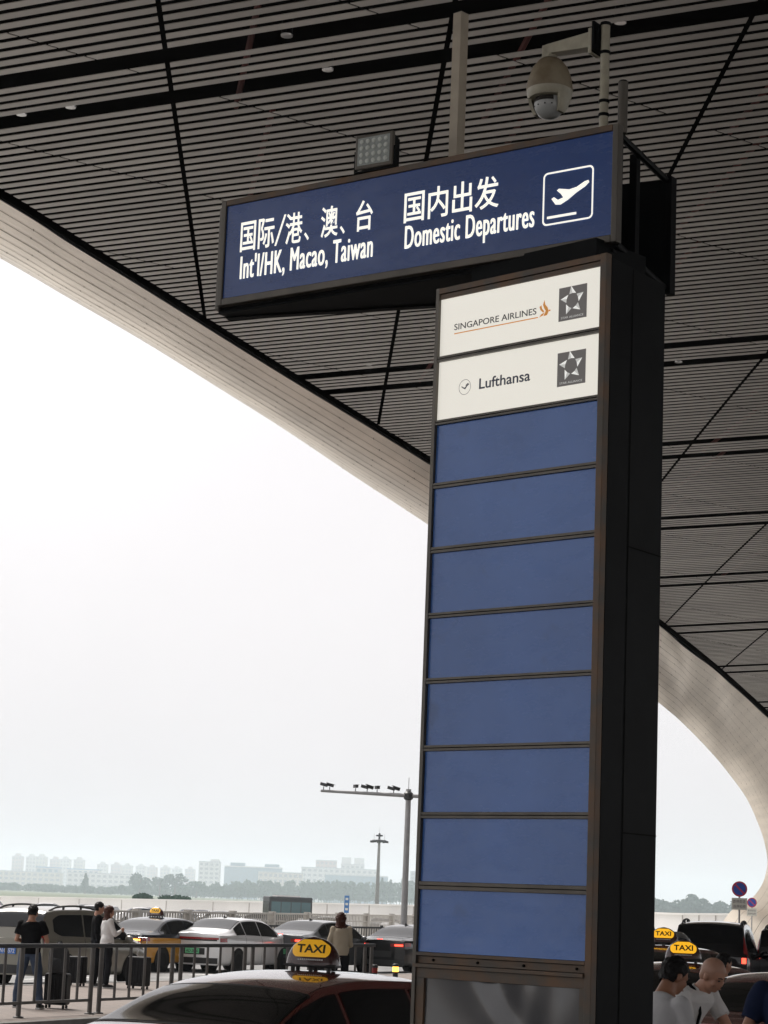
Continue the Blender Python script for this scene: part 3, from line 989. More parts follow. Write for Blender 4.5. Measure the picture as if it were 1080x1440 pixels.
t = thing('mast', 'beige square steel mast standing on the blue sign', 'mast', on_sign(0.232, 0.20, 5.866), -YAWS - R(8))
mb = MB(); mb.box(-0.028, 0.028, -0.030, 0.030, 0.009, 0.905); mb.build('tube', M_['post'], t)
mb = MB(); mb.box(-0.06, 0.06, -0.06, 0.06, 0.0005, 0.008); mb.build('foot_plate', M_['post'], t)
mb = MB(); mb.box(-0.0285, 0.0285, -0.0305, 0.0305, 0.9055, 0.911); mb.build('end_cap', M_['black'], t)

t = thing('floodlight', 'grey square floodlight with rows of lenses on the sign top', 'floodlight', on_sign(-0.145, 0.03, 5.90), -YAWS + R(3))
mb = MB(); mb.bbox(-0.118, 0.118, -0.055, -0.03, 0.015, 0.202, 0.006)
mb.build('bezel', M_['frame'], t)
mb = MB(); mb.box(-0.100, 0.100, -0.0575, -0.0552, 0.033, 0.185)
g = mb.build('lens_panel', M_['led_glass'], t)
mb = MB()
for i in range(5):
    for j in range(4):
        mb.lathe([(0.0135, 0), (0.011, 0.004), (0.003, 0.0055)], 12, M=Matrix.Translation((-0.076 + 0.038 * i, -0.0576, 0.054 + 0.0365 * j)) @ Matrix.Rotation(R(90), 4, 'X'))
mb.build('lenses', M_['led'], g)
mb = MB()
mb.box(-0.105, 0.105, -0.0295, 0.02, 0.025, 0.19)
for k in range(9):
    mb.box(-0.10 + k * 0.0235, -0.094 + k * 0.0235, 0.0205, 0.05, 0.03, 0.185)
mb.build('heat_sink', M_['black'], t)
mb = MB()
mb.box(-0.128, -0.119, -0.045, -0.02, -0.0005, 0.12); mb.box(0.119, 0.128, -0.045, -0.02, -0.0005, 0.12); mb.box(-0.1185, 0.1185, -0.045, -0.02, -0.0005, 0.008)
mb.build('bracket', M_['black'], t)

t = thing('security_camera', 'cream dome security camera on a bracket pole above the sign', 'security camera', on_sign(1.215, 0.04, 5.899), -YAWS)
mb = MB(); mb.tube([(0, 0, 0), (0, 0, 0.545)], 0.0225, 14); mb.build('pole', M_['cream'], t)
mb = MB()
for z in (0.065, 0.135, 0.39, 0.54):
    mb.lathe([(0.026, 0), (0.028, 0.004), (0.028, 0.012), (0.026, 0.016)], 14, c=(0, 0, z))
mb.build('clamps', M_['black'], t)
mb = MB()
mb.bbox(-0.052, -0.036, -0.05, 0.05, 0.40, 0.56, 0.004)
mb.box(-0.0355, -0.020, -0.035, 0.035, 0.415, 0.545)
mb.build('wall_plate', M_['black'], t)
mb = MB()
for k, (x0, x1, a0, a1, b0, b1) in enumerate([(-0.33, -0.0525, 0.45, 0.50, 0.435, 0.515)]):
    vs = []
    for x, zl, zh in ((x0, 0.452, 0.498), (x1, 0.432, 0.515)):
        for y in (-0.032, 0.032):
            vs += [(x, y, zl), (x, y, zh)]
    mb.add(vs, [(0, 1, 3, 2), (4, 6, 7, 5), (0, 4, 5, 1), (2, 3, 7, 6), (0, 2, 6, 4), (1, 5, 7, 3)])
mb.bbox(-0.352, -0.315, -0.032, 0.032, 0.405, 0.499, 0.006)
mb.bbox(-0.075, -0.0525, -0.045, 0.045, 0.395, 0.53, 0.005)
mb.build('arm', M_['cream'], t)
DX, DZ = -0.318, 0.112                      # dome centre column; DZ = bottom of the ball
mb = MB(); mb.lathe([(0.032, 0.345), (0.032, 0.33), (0.05, 0.318)], 20, c=(DX, 0, DZ - 0.005)); mb.build('neck', M_['cream'], t)
mb = MB(); mb.lathe([(0.026, 0.325), (0.060, 0.305), (0.090, 0.265), (0.110, 0.208), (0.118, 0.156), (0.117, 0.146), (0.100, 0.146)], 32, c=(DX, 0, DZ)); mb.build('cap', M_['cream_rust'], t)
mb = MB(); mb.lathe([(0.098, 0.1455), (0.116, 0.1455), (0.112, 0.118), (0.102, 0.104), (0.07, 0.103)], 32, c=(DX, 0, DZ)); mb.build('collar', M_['cream'], t)
for s_ in (-1, 1):
    mb = MB()
    rings = []
    for j in range(7):
        z = 0.125 - 0.10 * j / 6
        r0 = 0.108 - 0.030 * (j / 6) ** 2
        arc = 0.62 - 0.25 * (j / 6)
        ring = []
        for rr in (r0, r0 - 0.016):
            ang = [(-arc + 2 * arc * k / 8) for k in range(9)]
            if rr < r0: ang = ang[::-1]
            for a in ang:
                ring.append(Vector((DX + s_ * rr * math.cos(a), rr * math.sin(a), DZ + z)))
        rings.append(ring)
    mb.loft(rings)
    mb.build('yoke_arm', M_['cream'], t)
mb = MB(); mb.sphere((DX, 0, DZ + 0.075), 0.077, 28, 18); b_ = mb.build('ball', M_['grey_ball'], t)
mb = MB()                                   # dark window towards the street
rings = []
for i in range(9):
    el = R(2 + 40 * i / 8)
    rings.append([Vector((DX + 0.0785 * math.cos(el) * math.sin(a), -0.0785 * math.cos(el) * math.cos(a), DZ + 0.075 + 0.0785 * math.sin(el))) for a in [R(-48 + 12 * k) for k in range(9)]])
mb.loft(rings, closed=False, cap=False)
mb.build('window', M_['smoked'], b_, fix=False)
mb = MB()
for a in (-42, -15, 15, 42):
    mb.sphere((DX + 0.077 * math.sin(R(a)) * 0.97, -0.077 * math.cos(R(a)) * 0.97, DZ + 0.058), 0.004, 8, 6)
mb.build('screws', M_['groove'], b_)

t = thing('stub_post', 'short dark post clamped beside the security camera pole', 'post', on_sign(1.305, 0.07, 5.88), -YAWS)
mb = MB(); mb.tube([(0.0, 0, -0.01), (0.0, 0, 0.255)], 0.024, 12); mb.build('tube', M_['frame'], t)
mb = MB(); mb.lathe([(0.025, 0), (0.02, 0.008), (0.004, 0.012)], 12, c=(0, 0, 0.2555)); mb.build('end_cap', M_['black'], t)

# ------------------------------------------------------------------ vehicles
class CarShape:
    """body surface: stations along y (0 = tail, L = nose), sections from the roof centre (v=0) to the sill (v=1)"""
    def __init__(s, L, w, top, belt, roof, plan, sill=0.22, wr=0.70, round_=0.05):
        s.L, s.w, s.top, s.belt, s.roof, s.plan, s.sill, s.wr, s.rd = L, w, top, belt, roof, plan, sill, wr, round_

    def ctrl(s, y):
        T = interp(s.top, y); B = interp(s.belt, y); w = s.w * interp(s.plan, y)
        t = max(0.0, min(1.0, (T - B) / (s.roof - B)))
        wr = w * lerp(0.90, s.wr, t)
        ed = lerp(0.012, s.rd, t)
        zb = min(B, T - 0.05)
        wb = w * lerp(0.975, 0.955, t)
        zm = lerp(zb, s.sill, 0.38)
        return [(0, T), (wr * 0.55, T - ed * 0.22), (wr * 0.9, T - ed * 0.7), (wr, T - ed * 1.35), (lerp(wr, wb, 0.5) * 1.005, lerp(T - ed * 1.35, zb, 0.5)),
                (wb, zb), (w * 0.995, lerp(zb, zm, 0.35)), (w, zm), (w * 0.99, lerp(zm, s.sill, 0.6)), (w * 0.965, s.sill + 0.05), (w * 0.90, s.sill)]

    def sec(s, y, v):
        P = s.ctrl(y)
        n = len(P) - 1
        t = v * n
        i = min(int(t), n - 1)
        f = t - i
        g = lambda k: P[max(0, min(n, k))]
        p0, p1, p2, p3 = (g(i - 1) if i > 0 else (-P[1][0], P[1][1])), g(i), g(i + 1), g(i + 2)
        out = []
        for k in (0, 1):
            out.append(0.5 * (2 * p1[k] + (p2[k] - p0[k]) * f + (2 * p0[k] - 5 * p1[k] + 4 * p2[k] - p3[k]) * f * f + (3 * p1[k] - p0[k] - 3 * p2[k] + p3[k]) * f ** 3))
        return out

    def pt(s, y, v, side=1, off=0.0):
        x, z = s.sec(y, v)
        p = Vector((x * side, y, z))
        if off:
            e = 0.02
            a = Vector((*s.sec(min(s.L, y + e), v), 0)) - Vector((*s.sec(max(0, y - e), v), 0))
            ty = Vector((a.x, min(s.L, y + e) - max(0, y - e), a.y))
            b_ = Vector(s.sec(y, min(1, v + 0.01))) - Vector(s.sec(y, max(0, v - 0.01)))
            tv = Vector((b_.x, 0, b_.y))
            n = ty.cross(tv)
            n.normalize()
            if n.z * 1.0 + n.x * 1.0 < 0: n = -n
            p += Vector((n.x * side, n.y, n.z)) * off
        return p


def car_body(cs, ny=64, nv=40):
    mb = MB()
    rings = []
    ys_ = [cs.L * (0.5 - 0.5 * math.cos(PI * i / ny)) * 0.35 + cs.L * i / ny * 0.65 for i in range(ny + 1)]
    for y in ys_:
        r_ = [cs.pt(y, j / nv, 1) for j in range(nv + 1)]
        l_ = [cs.pt(y, j / nv, -1) for j in range(nv, 0, -1)]
        rings.append(l_ + r_)
    mb.loft(rings, closed=False, cap=False)
    for end, sg in ((rings[0], -1), (rings[-1], 1)):
        nb = 10
        m = len(end) // 2                    # index of the roof centre
        rows = []
        for j in range(m + 1):
            l_, r_ = end[m - j], end[m + j]
            row = []
            for k in range(nb + 1):
                u = k / nb
                p = l_.lerp(r_, u)
                p.y += sg * 0.07 * (1 - (2 * u - 1) ** 2) * min(1.0, j / 5.0)
                row.append(p)
            rows.append(row)
        mb.loft(rows, closed=False, cap=False)
    under = [cs.pt(0.0, 1, 1), cs.pt(cs.L, 1, 1), cs.pt(cs.L, 1, -1), cs.pt(0, 1, -1)]
    mb.add(under, [(0, 1, 2, 3)])
    bm = bmesh.new()
    for v in mb.v: bm.verts.new(v)
    bm.verts.ensure_lookup_table()
    for f in mb.f:
        try: bm.faces.new([bm.verts[i] for i in f])
        except ValueError: pass
    bmesh.ops.remove_doubles(bm, verts=bm.verts, dist=0.0008)
    bmesh.ops.recalc_face_normals(bm, faces=bm.faces)
    for f in bm.faces: f.smooth = True
    out = MB()
    out.bm(bm, smooth=True)
    bm.free()
    return out


def patch(cs, y0, y1, fv0, fv1, side, off=0.006, ny=24, nv=8):
    """piece of the body surface lifted by off; fv0, fv1 give v at each y"""
    mb = MB()
    rings = []
    for i in range(ny + 1):
        y = lerp(y0, y1, i / ny)
        a, b = fv0(y), fv1(y)
        rings.append([cs.pt(y, lerp(a, b, j / nv), side, off) for j in range(nv + 1)])
    mb.loft(rings, closed=False, cap=False)
    return mb


def centre_patch(cs, y0, y1, vmax, off=0.006, ny=14, nv=8):
    mb = MB()
    rings = []
    for i in range(ny + 1):
        y = lerp(y0, y1, i / ny)
        rings.append([cs.pt(y, vmax * j / nv, -1, off) for j in range(nv, 0, -1)] + [cs.pt(y, vmax * j / nv, 1, off) for j in range(nv + 1)])
    mb.loft(rings, closed=False, cap=False)
    return mb


def rear_patch(cs, x0, x1, z0, z1, off=0.008, n=10, zz=None):
    """piece of the tail face; zz(u) may bend the lower and upper edge"""
    mb = MB()
    w = cs.w * cs.plan[0][1]
    rows = []
    for k in range(n + 1):
        u = k / n
        x = lerp(x0, x1, u)
        a, b = (z0, z1) if zz is None else zz(u)
        y = -0.07 * (1 - (x / w) ** 2) - off
        rows.append([Vector((x, y, a)), Vector((x, y, b)), Vector((x, y + off * 0.9, b)), Vector((x, y + off * 0.9, a))])
    mb.loft(rows)
    return mb


def wheel(parent, x, y, r, side):
    M = Matrix.Translation((x, y, r)) @ Matrix.Rotation(R(90 * side), 4, 'Y')
    mb = MB(); mb.lathe([(r * 0.62, -0.09), (r * 0.93, -0.10), (r, -0.07), (r, 0.07), (r * 0.93, 0.10), (r * 0.66, 0.098), (r * 0.64, 0.06)], 28, M=M)
    o = mb.build('wheel', M_['tyre'], parent)
    mb = MB()
    mb.lathe([(r * 0.63, 0.05), (r * 0.635, 0.085), (r * 0.60, 0.088), (r * 0.56, 0.055)], 28, M=M)
    for k in range(5):
        a = 2 * PI * k / 5
        Mk = M @ Matrix.Rotation(a, 4, 'Z')
        mb.box(0.03, r * 0.6, -0.035, 0.035, 0.05, 0.082, Mk)
    mb.build('rim', M_['rim'], o)


def sedan_shape(kind='sedan'):
    if kind == 'ev':       # tall fastback
        L = 4.65
        return CarShape(L, 0.91, [(0, 1.09), (0.12, 1.12), (0.45, 1.16), (0.75, 1.24), (1.55, 1.50), (2.1, 1.525), (2.6, 1.51), (3.0, 1.44), (3.75, 1.07), (4.2, 0.95), (4.55, 0.80), (L, 0.68)],
                        [(0, 1.02), (1.0, 1.02), (2.5, 0.98), (3.7, 0.96), (L, 0.66)], 1.52,
                        [(0, 0.90), (0.25, 0.975), (0.8, 1.0), (3.6, 1.0), (4.2, 0.95), (4.5, 0.84), (L, 0.72)], wr=0.68)
    L = 4.75
    if kind == 'taxi':
        return CarShape(L, 0.905, [(0, 1.02), (0.1, 1.055), (0.38, 1.09), (0.5, 1.12), (1.0, 1.335), (1.35, 1.43), (1.9, 1.475), (2.55, 1.462), (3.0, 1.39), (3.75, 1.03), (4.3, 0.90), (4.62, 0.76), (L, 0.66)],
                        [(0, 0.99), (1.0, 0.99), (2.5, 0.95), (3.7, 0.93), (L, 0.64)], 1.475,
                        [(0, 0.90), (0.22, 0.97), (0.8, 1.0), (3.6, 1.0), (4.25, 0.95), (4.6, 0.84), (L, 0.72)], wr=0.70, round_=0.06)
    return CarShape(L, 0.905, [(0, 1.02), (0.1, 1.055), (0.55, 1.085), (0.75, 1.12), (1.3, 1.345), (1.65, 1.44), (2.15, 1.475), (2.6, 1.462), (3.0, 1.39), (3.75, 1.03), (4.3, 0.90), (4.62, 0.76), (L, 0.66)],
                    [(0, 0.99), (1.0, 0.99), (2.5, 0.95), (3.7, 0.93), (L, 0.64)], 1.475,
                    [(0, 0.90), (0.22, 0.97), (0.8, 1.0), (3.6, 1.0), (4.25, 0.95), (4.6, 0.84), (L, 0.72)], wr=0.69)


def mpv_shape(h=1.76, L=4.7, w=0.92):
    k = h / 1.76
    return CarShape(L, w, [(0, 1.05 * k), (0.06, 1.30 * k), (0.16, 1.58 * k), (0.34, 1.70 * k), (0.8, 1.745 * k), (1.8, 1.76 * k), (2.4, 1.74 * k), (2.85, 1.66 * k), (3.75, 1.12 * k), (4.3, 0.98 * k), (4.58, 0.84 * k), (L, 0.70)],
                    [(0, 1.06 * k), (1.0, 1.05 * k), (2.8, 1.0 * k), (3.7, 0.98 * k), (L, 0.68)], 1.76 * k,
                    [(0, 0.93), (0.2, 0.985), (0.8, 1.0), (3.6, 1.0), (4.25, 0.95), (4.55, 0.85), (L, 0.74)], sill=0.24, wr=0.80, round_=0.07)


def wheels_of(o, cs, yr, yf, r):
    for y in (yr, yf):
        for sd_ in (-1, 1):
            mb = MB()
            M = Matrix.Translation((sd_ * (cs.w * 0.9), y, r)) @ Matrix.Rotation(R(90 * sd_), 4, 'Y')
            mb.lathe([(r * 1.17, -0.1), (r * 1.17, cs.w * 0.1 + 0.006), (r * 0.2, cs.w * 0.1 + 0.006)], 32, M=M)
            mb.build('wheel_arch', M_['arch'], o)
            wheel(o, sd_ * (cs.w - 0.085), y, r, sd_)


def car_common(o, cs, paint, sidewin=(0.88, 3.62), rearwin=(0.74, 1.40), front=(3.0, 3.72), vtop=0.315, vbot=0.475, rear_v=0.27, lower=None, pillar=True):
    body = car_body(cs)
    b = body.build('body', paint, o)
    mid = 2.35
    gap = 0.05
    for sd_ in (-1, 1):
        for y0, y1 in ((sidewin[0], 1.42), (1.42 + gap, mid), (mid + gap, sidewin[1])):
            patch(cs, y0, y1, lambda y: vtop, lambda y: vbot, sd_, 0.005).build('side_window', M_['glass'], o, angle=80)
    centre_patch(cs, rearwin[0], rearwin[1], rear_v).build('rear_window', M_['glass'], o, angle=80)
    centre_patch(cs, rearwin[0] - 0.035, rearwin[1] + 0.035, rear_v + 0.018, 0.0035).build('rear_window_seal', M_['trim'], o, angle=80)
    for sd_ in (-1, 1):
        r_ = [[cs.pt(lerp(rearwin[1] + 0.06, front[0] - 0.06, q / 16), vv, sd_, 0.0025) for vv in (0.222, 0.230)] for q in range(17)]
        mb = MB(); mb.loft(r_, closed=False, cap=False, smooth=False); mb.build('roof_joint', M_['groove'], o, fix=False)
    centre_patch(cs, front[0], front[1], rear_v).build('windscreen', M_['glass'], o, angle=80)
    for sd_ in (-1, 1):
        mb = MB(); c = cs.pt(3.28, 0.5, sd_)
        mb.sphere((c.x + sd_ * 0.13, c.y, c.z + 0.05), 0.1, 14, 10, (1.0, 0.55, 0.75))
        mb.tube([(c.x - sd_ * 0.02, c.y + 0.03, c.z - 0.01), (c.x + sd_ * 0.1, c.y + 0.01, c.z + 0.03)], 0.022, 8)
        mb.build('wing_mirror', paint, o)
        mb = MB()
        for yy in (1.95, 3.0):
            p0 = cs.pt(yy, 0.585, sd_, 0.004); p1 = cs.pt(yy + 0.2, 0.58, sd_, 0.004)
            mb.tube([p0, p0.lerp(p1, 0.5) + Vector((sd_ * 0.02, 0, 0)), p1], 0.012, 6)
        mb.build('door_handles', paint, o)
        mb = MB()
        for yy in (1.40, mid + 0.025, 3.55):
            r_ = [[cs.pt(yy + dy, lerp(0.49, 0.93, k / 12), sd_, 0.002) for k in range(13)] for dy in (-0.005, 0.005)]
            mb.loft(r_, closed=False, cap=False, smooth=False)
        mb.build('door_gaps', M_['groove'], o, fix=False)
    return b


def plate(o, m, txt, z, x=0.0, ink='plate_ink', y=-0.095):
    mb = MB(); mb.box(x - 0.22, x + 0.22, y, y + 0.02, z - 0.07, z + 0.07)
    p = mb.build('number_plate', m, o)
    mb = MB(); text_into(mb, txt, x - 0.19, x + 0.19, z - 0.045, z + 0.045, y - 0.0005, 0.01, 0.002)
    mb.build('plate_number', M_[ink], p)


def sedan_tail(o, cs, paint, style, lit, pl):
    w = cs.w * cs.plan[0][1]
    zt = cs.top[0][1]
    if style == 'bar':                     # one thin light bar across
        rear_patch(cs, -w * 0.96, w * 0.96, zt - 0.17, zt - 0.115, 0.012, 20).build('light_bar', M_['tail'], o)
        rear_patch(cs, -w * 0.9, w * 0.9, zt - 0.21, zt - 0.171, 0.008, 20).build('bar_trim', M_['trim'], o)
    else:
        for s_ in (-1, 1):
            rear_patch(cs, s_ * w * 0.45, s_ * w * 0.975, zt - 0.22, zt - 0.10, 0.014, 8, lambda u: (zt - 0.20 - 0.02 * u, zt - 0.12 + 0.03 * u)).build('tail_lamp', M_['tail'], o)
            if lit:
                rear_patch(cs, s_ * w * 0.62, s_ * w * 0.94, zt - 0.185, zt - 0.135, 0.020, 8).build('tail_lamp_glow', M_['taillit'] if style != 'amber' or s_ < 0 else M_['amber'], o)
    for s_ in (-1, 1):                     # lamp wrapping round the flank
        patch(cs, 0.01, 0.30, lambda y: 0.56, lambda y: 0.635, s_, 0.008, 6, 3).build('tail_lamp', M_['tail'], o, angle=80)
    if lit:
        rear_patch(cs, -w * 0.12, w * 0.12, zt + 0.005, zt + 0.02, 0.0, 4).build('brake_light', M_['taillit'], o)
    rear_patch(cs, -w * 0.95, w * 0.95, 0.26, 0.42, 0.010, 16).build('bumper_trim', M_['trim'], o)
    rear_patch(cs, -0.38, 0.38, 0.50, 0.68, 0.006, 8).build('plate_recess', M_['trim'], o)
    if pl: plate(o, M_[pl[0]], pl[1], 0.60, ink=pl[2])


def sedan(name, label, loc, rz, paint, shape='sedan', style='lamp', lit=True, pl=None, group=None, lower=None, cat='car'):
    o = thing(name, label, cat, loc, rz, group)
    cs = sedan_shape(shape)
    if shape == 'taxi': car_common(o, cs, paint, sidewin=(0.72, 3.62), rearwin=(0.50, 1.10))
    else: car_common(o, cs, paint)
    sedan_tail(o, cs, paint, style, lit, pl)
    wheels_of(o, cs, 0.95, 3.72, 0.325)
    if cat == 'taxi': mb = None
    else: mb = MB()
    c = cs.pt(1.75, 0.0)
    if mb: mb.add([(c.x - 0.012, c.y - 0.10, c.z - 0.01), (c.x + 0.012, c.y - 0.10, c.z - 0.01), (c.x + 0.008, c.y - 0.10, c.z + 0.06), (c.x - 0.008, c.y - 0.10, c.z + 0.06), (c.x - 0.02, c.y + 0.12, c.z - 0.01), (c.x + 0.02, c.y + 0.12, c.z - 0.01)],
           [(0, 1, 2, 3), (0, 3, 4), (1, 5, 2), (3, 2, 5, 4), (0, 4, 5, 1)])
    if mb: mb.build('aerial_fin', M_['trim'], o)
    if lower:                              # second paint on the lower body
        for s_ in (-1, 1):
            patch(cs, 0.0, 4.6, lambda y: 0.575, lambda y: 0.955, s_, 0.006, 40, 8).build('lower_panel', lower, o, angle=80)
        w = cs.w * cs.plan[0][1]
        rear_patch(cs, -w * 0.985, w * 0.985, 0.43, 0.84, 0.004, 16).build('lower_panel', lower, o)
    return o, cs


def taxi_sign(loc, rz, label, lit=True, group='roof signs of the taxis'):
    """domed maroon box with a yellow face front and back"""
    o = thing('taxi_roof_sign', label, 'taxi sign', loc, rz, group)
    mb = MB()
    rings = []
    for j in range(15):
        t = j / 14
        z = 0.02 + 0.235 * t
        wx = 0.235 * (1 - t ** 2.6) ** 0.5 * (1 - 0.10 * t) + 0.03 * (1 - t) * 0
        wy = 0.105 * (1 - t ** 3.2) ** 0.5 * (1 - 0.25 * t)
        wx, wy = max(wx, 0.012), max(wy, 0.01)
        ring = []
        for k in range(36):
            a = 2 * PI * k / 36
            c_, s_ = math.cos(a), math.sin(a)
            e = 0.62
            ring.append(Vector((wx * math.copysign(abs(c_) ** e, c_), wy * math.copysign(abs(s_) ** e, s_), z)))
        rings.append(ring)
    mb.loft(rings)
    mb.build('housing', M_['maroon_gloss'], o)
    mb = MB(); mb.bbox(-0.225, 0.225, -0.10, 0.10, 0.0, 0.028, 0.01)
    for x in (-0.16, 0, 0.16):
        mb.lathe([(0.02, -0.03), (0.02, 0.0)], 10, c=(x, -0.07, 0))
        mb.lathe([(0.02, -0.03), (0.02, 0.0)], 10, c=(x, 0.07, 0))
    mb.build('base', M_['trim'], o)

    def dome_y(x, z, off):
        t = (z - 0.02) / 0.235
        wx = max(0.235 * (1 - t ** 2.6) ** 0.5 * (1 - 0.10 * t), 0.012)
        wy = max(0.105 * (1 - t ** 3.2) ** 0.5 * (1 - 0.25 * t), 0.01)
        q = min(0.999, abs(x) / wx)
        return wy * (1 - q ** (2 / 0.62)) ** 0.31 + off
    for sd_ in (-1, 1):
        mb = MB()
        rows = []
        for j in range(13):
            t = j / 12
            z = 0.087 + 0.145 * t
            hw = 0.150 + 0.02 * math.sin(PI * min(1, t * 1.2)) - 0.075 * max(0, (t - 0.55) / 0.45) ** 2
            if t < 0.12: hw -= 0.018 * (1 - t / 0.12)
            rows.append([Vector((x, sd_ * dome_y(x, z, 0.004), z)) for x in [hw * (k / 8 - 1) for k in range(17)]])
        mb.loft(rows, closed=False, cap=False)
        f = mb.build('yellow_face', M_['taxi_yellow'] if lit else M_['taxi_yellow_dim'], o)
        vs, fs = text_mesh('TAXI', 0.030, 0.0)
        ax, bx = min(v.x for v in vs), max(v.x for v in vs)
        ay, by = min(v.y for v in vs), max(v.y for v in vs)
        tb = bmesh.new()
        for v in vs: tb.verts.new(v)
        tb.verts.ensure_lookup_table()
        for f_ in fs:
            try: tb.faces.new([tb.verts[i] for i in f_])
            except ValueError: pass
        for axis, a_, b_ in ((0, ax, bx), (1, ay, by)):
            for k in range(1, 14):
                co = [0, 0, 0]; no = [0, 0, 0]
                co[axis] = lerp(a_, b_, k / 14); no[axis] = 1
                bmesh.ops.bisect_plane(tb, geom=tb.verts[:] + tb.edges[:] + tb.faces[:], plane_co=co, plane_no=no)
        tb.verts.index_update()
        vs = [v.co.copy() for v in tb.verts]
        fs = [tuple(v.index for v in f_.verts) for f_ in tb.faces]
        tb.free()
        mb = MB()
        pts = []
        for v in vs:
            x = sd_ * -1 * lerp(-0.125, 0.125, (v.x - ax) / (bx - ax)); z = lerp(0.122, 0.192, (v.y - ay) / (by - ay))
            pts.append((x, sd_ * dome_y(x, z, 0.0068), z))
        mb.add(pts, fs)
        mb.build('taxi_lettering', M_['plate_ink'], f)
        mb = MB()
        for k in range(13):
            x = -0.105 + 0.0175 * k
            mb.box(x - 0.0055, x + 0.0055, *sorted((sd_ * dome_y(x, 0.065, 0.001), sd_ * dome_y(x, 0.065, 0.003))), 0.059, 0.071)
        mb.build('small_print', M_['plate_white'], o)
    return o


def mpv(name, label, loc, rz, paint, h=1.76, L=4.7, w=0.92, pl=None, lit=False, rails=True, open_gate=False, group=None):
    o = thing(name, label, 'van' if h > 1.8 else 'people carrier', loc, rz, group)
    cs = mpv_shape(h, L, w)
    k = h / 1.76
    car_body(cs).build('body', paint, o)
    for sd_ in (-1, 1):
        patch(cs, 0.42, 1.62, lambda y: 0.33 + 0.05 * max(0, (0.8 - y)) ** 2 * 4, lambda y: 0.475 - 0.06 * max(0, (0.8 - y)) ** 2 * 4, sd_, 0.006).build('rear_quarter_window', M_['glass'], o, angle=80)
        patch(cs, 1.68, 2.62, lambda y: 0.33, lambda y: 0.475, sd_, 0.006).build('side_window', M_['glass'], o, angle=80)
        patch(cs, 2.68, 3.5, lambda y: 0.33, lambda y: 0.475, sd_, 0.006).build('side_window', M_['glass'], o, angle=80)
        c = cs.pt(3.3, 0.5, sd_)
        mb = MB(); mb.sphere((c.x + sd_ * 0.15, c.y, c.z + 0.06), 0.11, 14, 10, (1.0, 0.55, 0.85)); mb.tube([(c.x - sd_ * 0.02, c.y, c.z), (c.x + sd_ * 0.1, c.y, c.z + 0.03)], 0.025, 8)
        mb.build('wing_mirror', paint, o)
        # upright lamp on the corner
        patch(cs, 0.015, 0.14, lambda y: 0.31 + 0.0 * y, lambda y: 0.60, sd_, 0.012, 6, 14).build('tail_lamp', M_['tail'], o, angle=80)
        if rails:
            mb = MB()
            pts = []
            for i in range(9):
                t = i / 8
                p = cs.pt(lerp(0.45, 2.35, t), 0.20, sd_)
                pts.append(p + Vector((0, 0, 0.075 * math.sin(PI * t) ** 0.5)))
            mb.tube(pts, 0.022, 8)
            for t in (0.3, 0.68):
                p = cs.pt(lerp(0.45, 2.35, t), 0.20, sd_); mb.tube([p, p + Vector((0, 0, 0.07))], 0.03, 6)
            mb.build('roof_rail', M_['trim'], o)
        mb = MB()
        for yy in (1.65, 2.65, 3.55):
            r_ = [[cs.pt(yy + dy, lerp(0.49, 0.93, q / 12), sd_, 0.002) for q in range(13)] for dy in (-0.006, 0.006)]
            mb.loft(r_, closed=False, cap=False, smooth=False)
        mb.build('door_gaps', M_['groove'], o, fix=False)
    centre_patch(cs, 2.84, 3.70, 0.27).build('windscreen', M_['glass'], o, angle=80)
    centre_patch(cs, 0.055, 0.30, 0.27, 0.012, 16, 8).build('rear_window', M_['glass'], o, angle=80)
    wv = cs.w * cs.plan[0][1]
    rear_patch(cs, -wv * 0.95, wv * 0.95, 0.27, 0.46, 0.012, 16).build('bumper_trim', M_['trim'], o)
    rear_patch(cs, -0.3, 0.3, 0.86 * k, 0.89 * k, 0.012, 6).build('garnish', M_['chrome'], o)
    if lit:
        for s_ in (-1, 1):
            rear_patch(cs, s_ * wv * 0.86, s_ * wv * 0.97, 0.88 * k, 1.0 * k, 0.03, 4).build('brake_light', M_['taillit'], o)
    if pl: plate(o, M_[pl[0]], pl[1], 0.76, ink=pl[2], y=-0.092)
    wheels_of(o, cs, 0.92, 3.68, 0.335)
    if open_gate:                            # tailgate swung up over the open boot
        c = cs.pt(0.34, 0)
        M = Matrix.Translation((0, 0.30, 1.70 * k)) @ Matrix.Rotation(R(-16), 4, 'X')
        mb = MB(); vs = []
        for i in range(9):
            u = i / 8
            ww = lerp(0.70, 0.80, u) * cs.w / 0.92
            zc = 0.14 * math.sin(PI * 0.9 * u)
            vs.append([M @ Vector((-ww, -1.05 * u, zc - 0.05)), M @ Vector((-ww * 0.7, -1.05 * u, zc)), M @ Vector((0, -1.05 * u, zc + 0.02)), M @ Vector((ww * 0.7, -1.05 * u, zc)), M @ Vector((ww, -1.05 * u, zc - 0.05)),
                       M @ Vector((ww * 0.7, -1.05 * u, zc - 0.06)), M @ Vector((0, -1.05 * u, zc - 0.05)), M @ Vector((-ww * 0.7, -1.05 * u, zc - 0.06))])
        mb.loft(vs)
        g = mb.build('tailgate', paint, o)
        mb = MB()
        for s_ in (-1, 1):
            mb.tube([M @ Vector((s_ * 0.62, -0.5, 0.02)), Vector((s_ * 0.66, 0.12, 1.15 * k))], 0.014, 6)
        mb.build('gate_struts', M_['chrome'], g)
    return o, cs


def placed(o_rear, az):
    """rotation for a car heading along azimuth az (clockwise from +Y)"""
    return -R(az)

PLB, PLG = ('plate_blue', 'N·85572', 'plate_white'), ('plate_green', 'AD·2086', 'plate_ink')
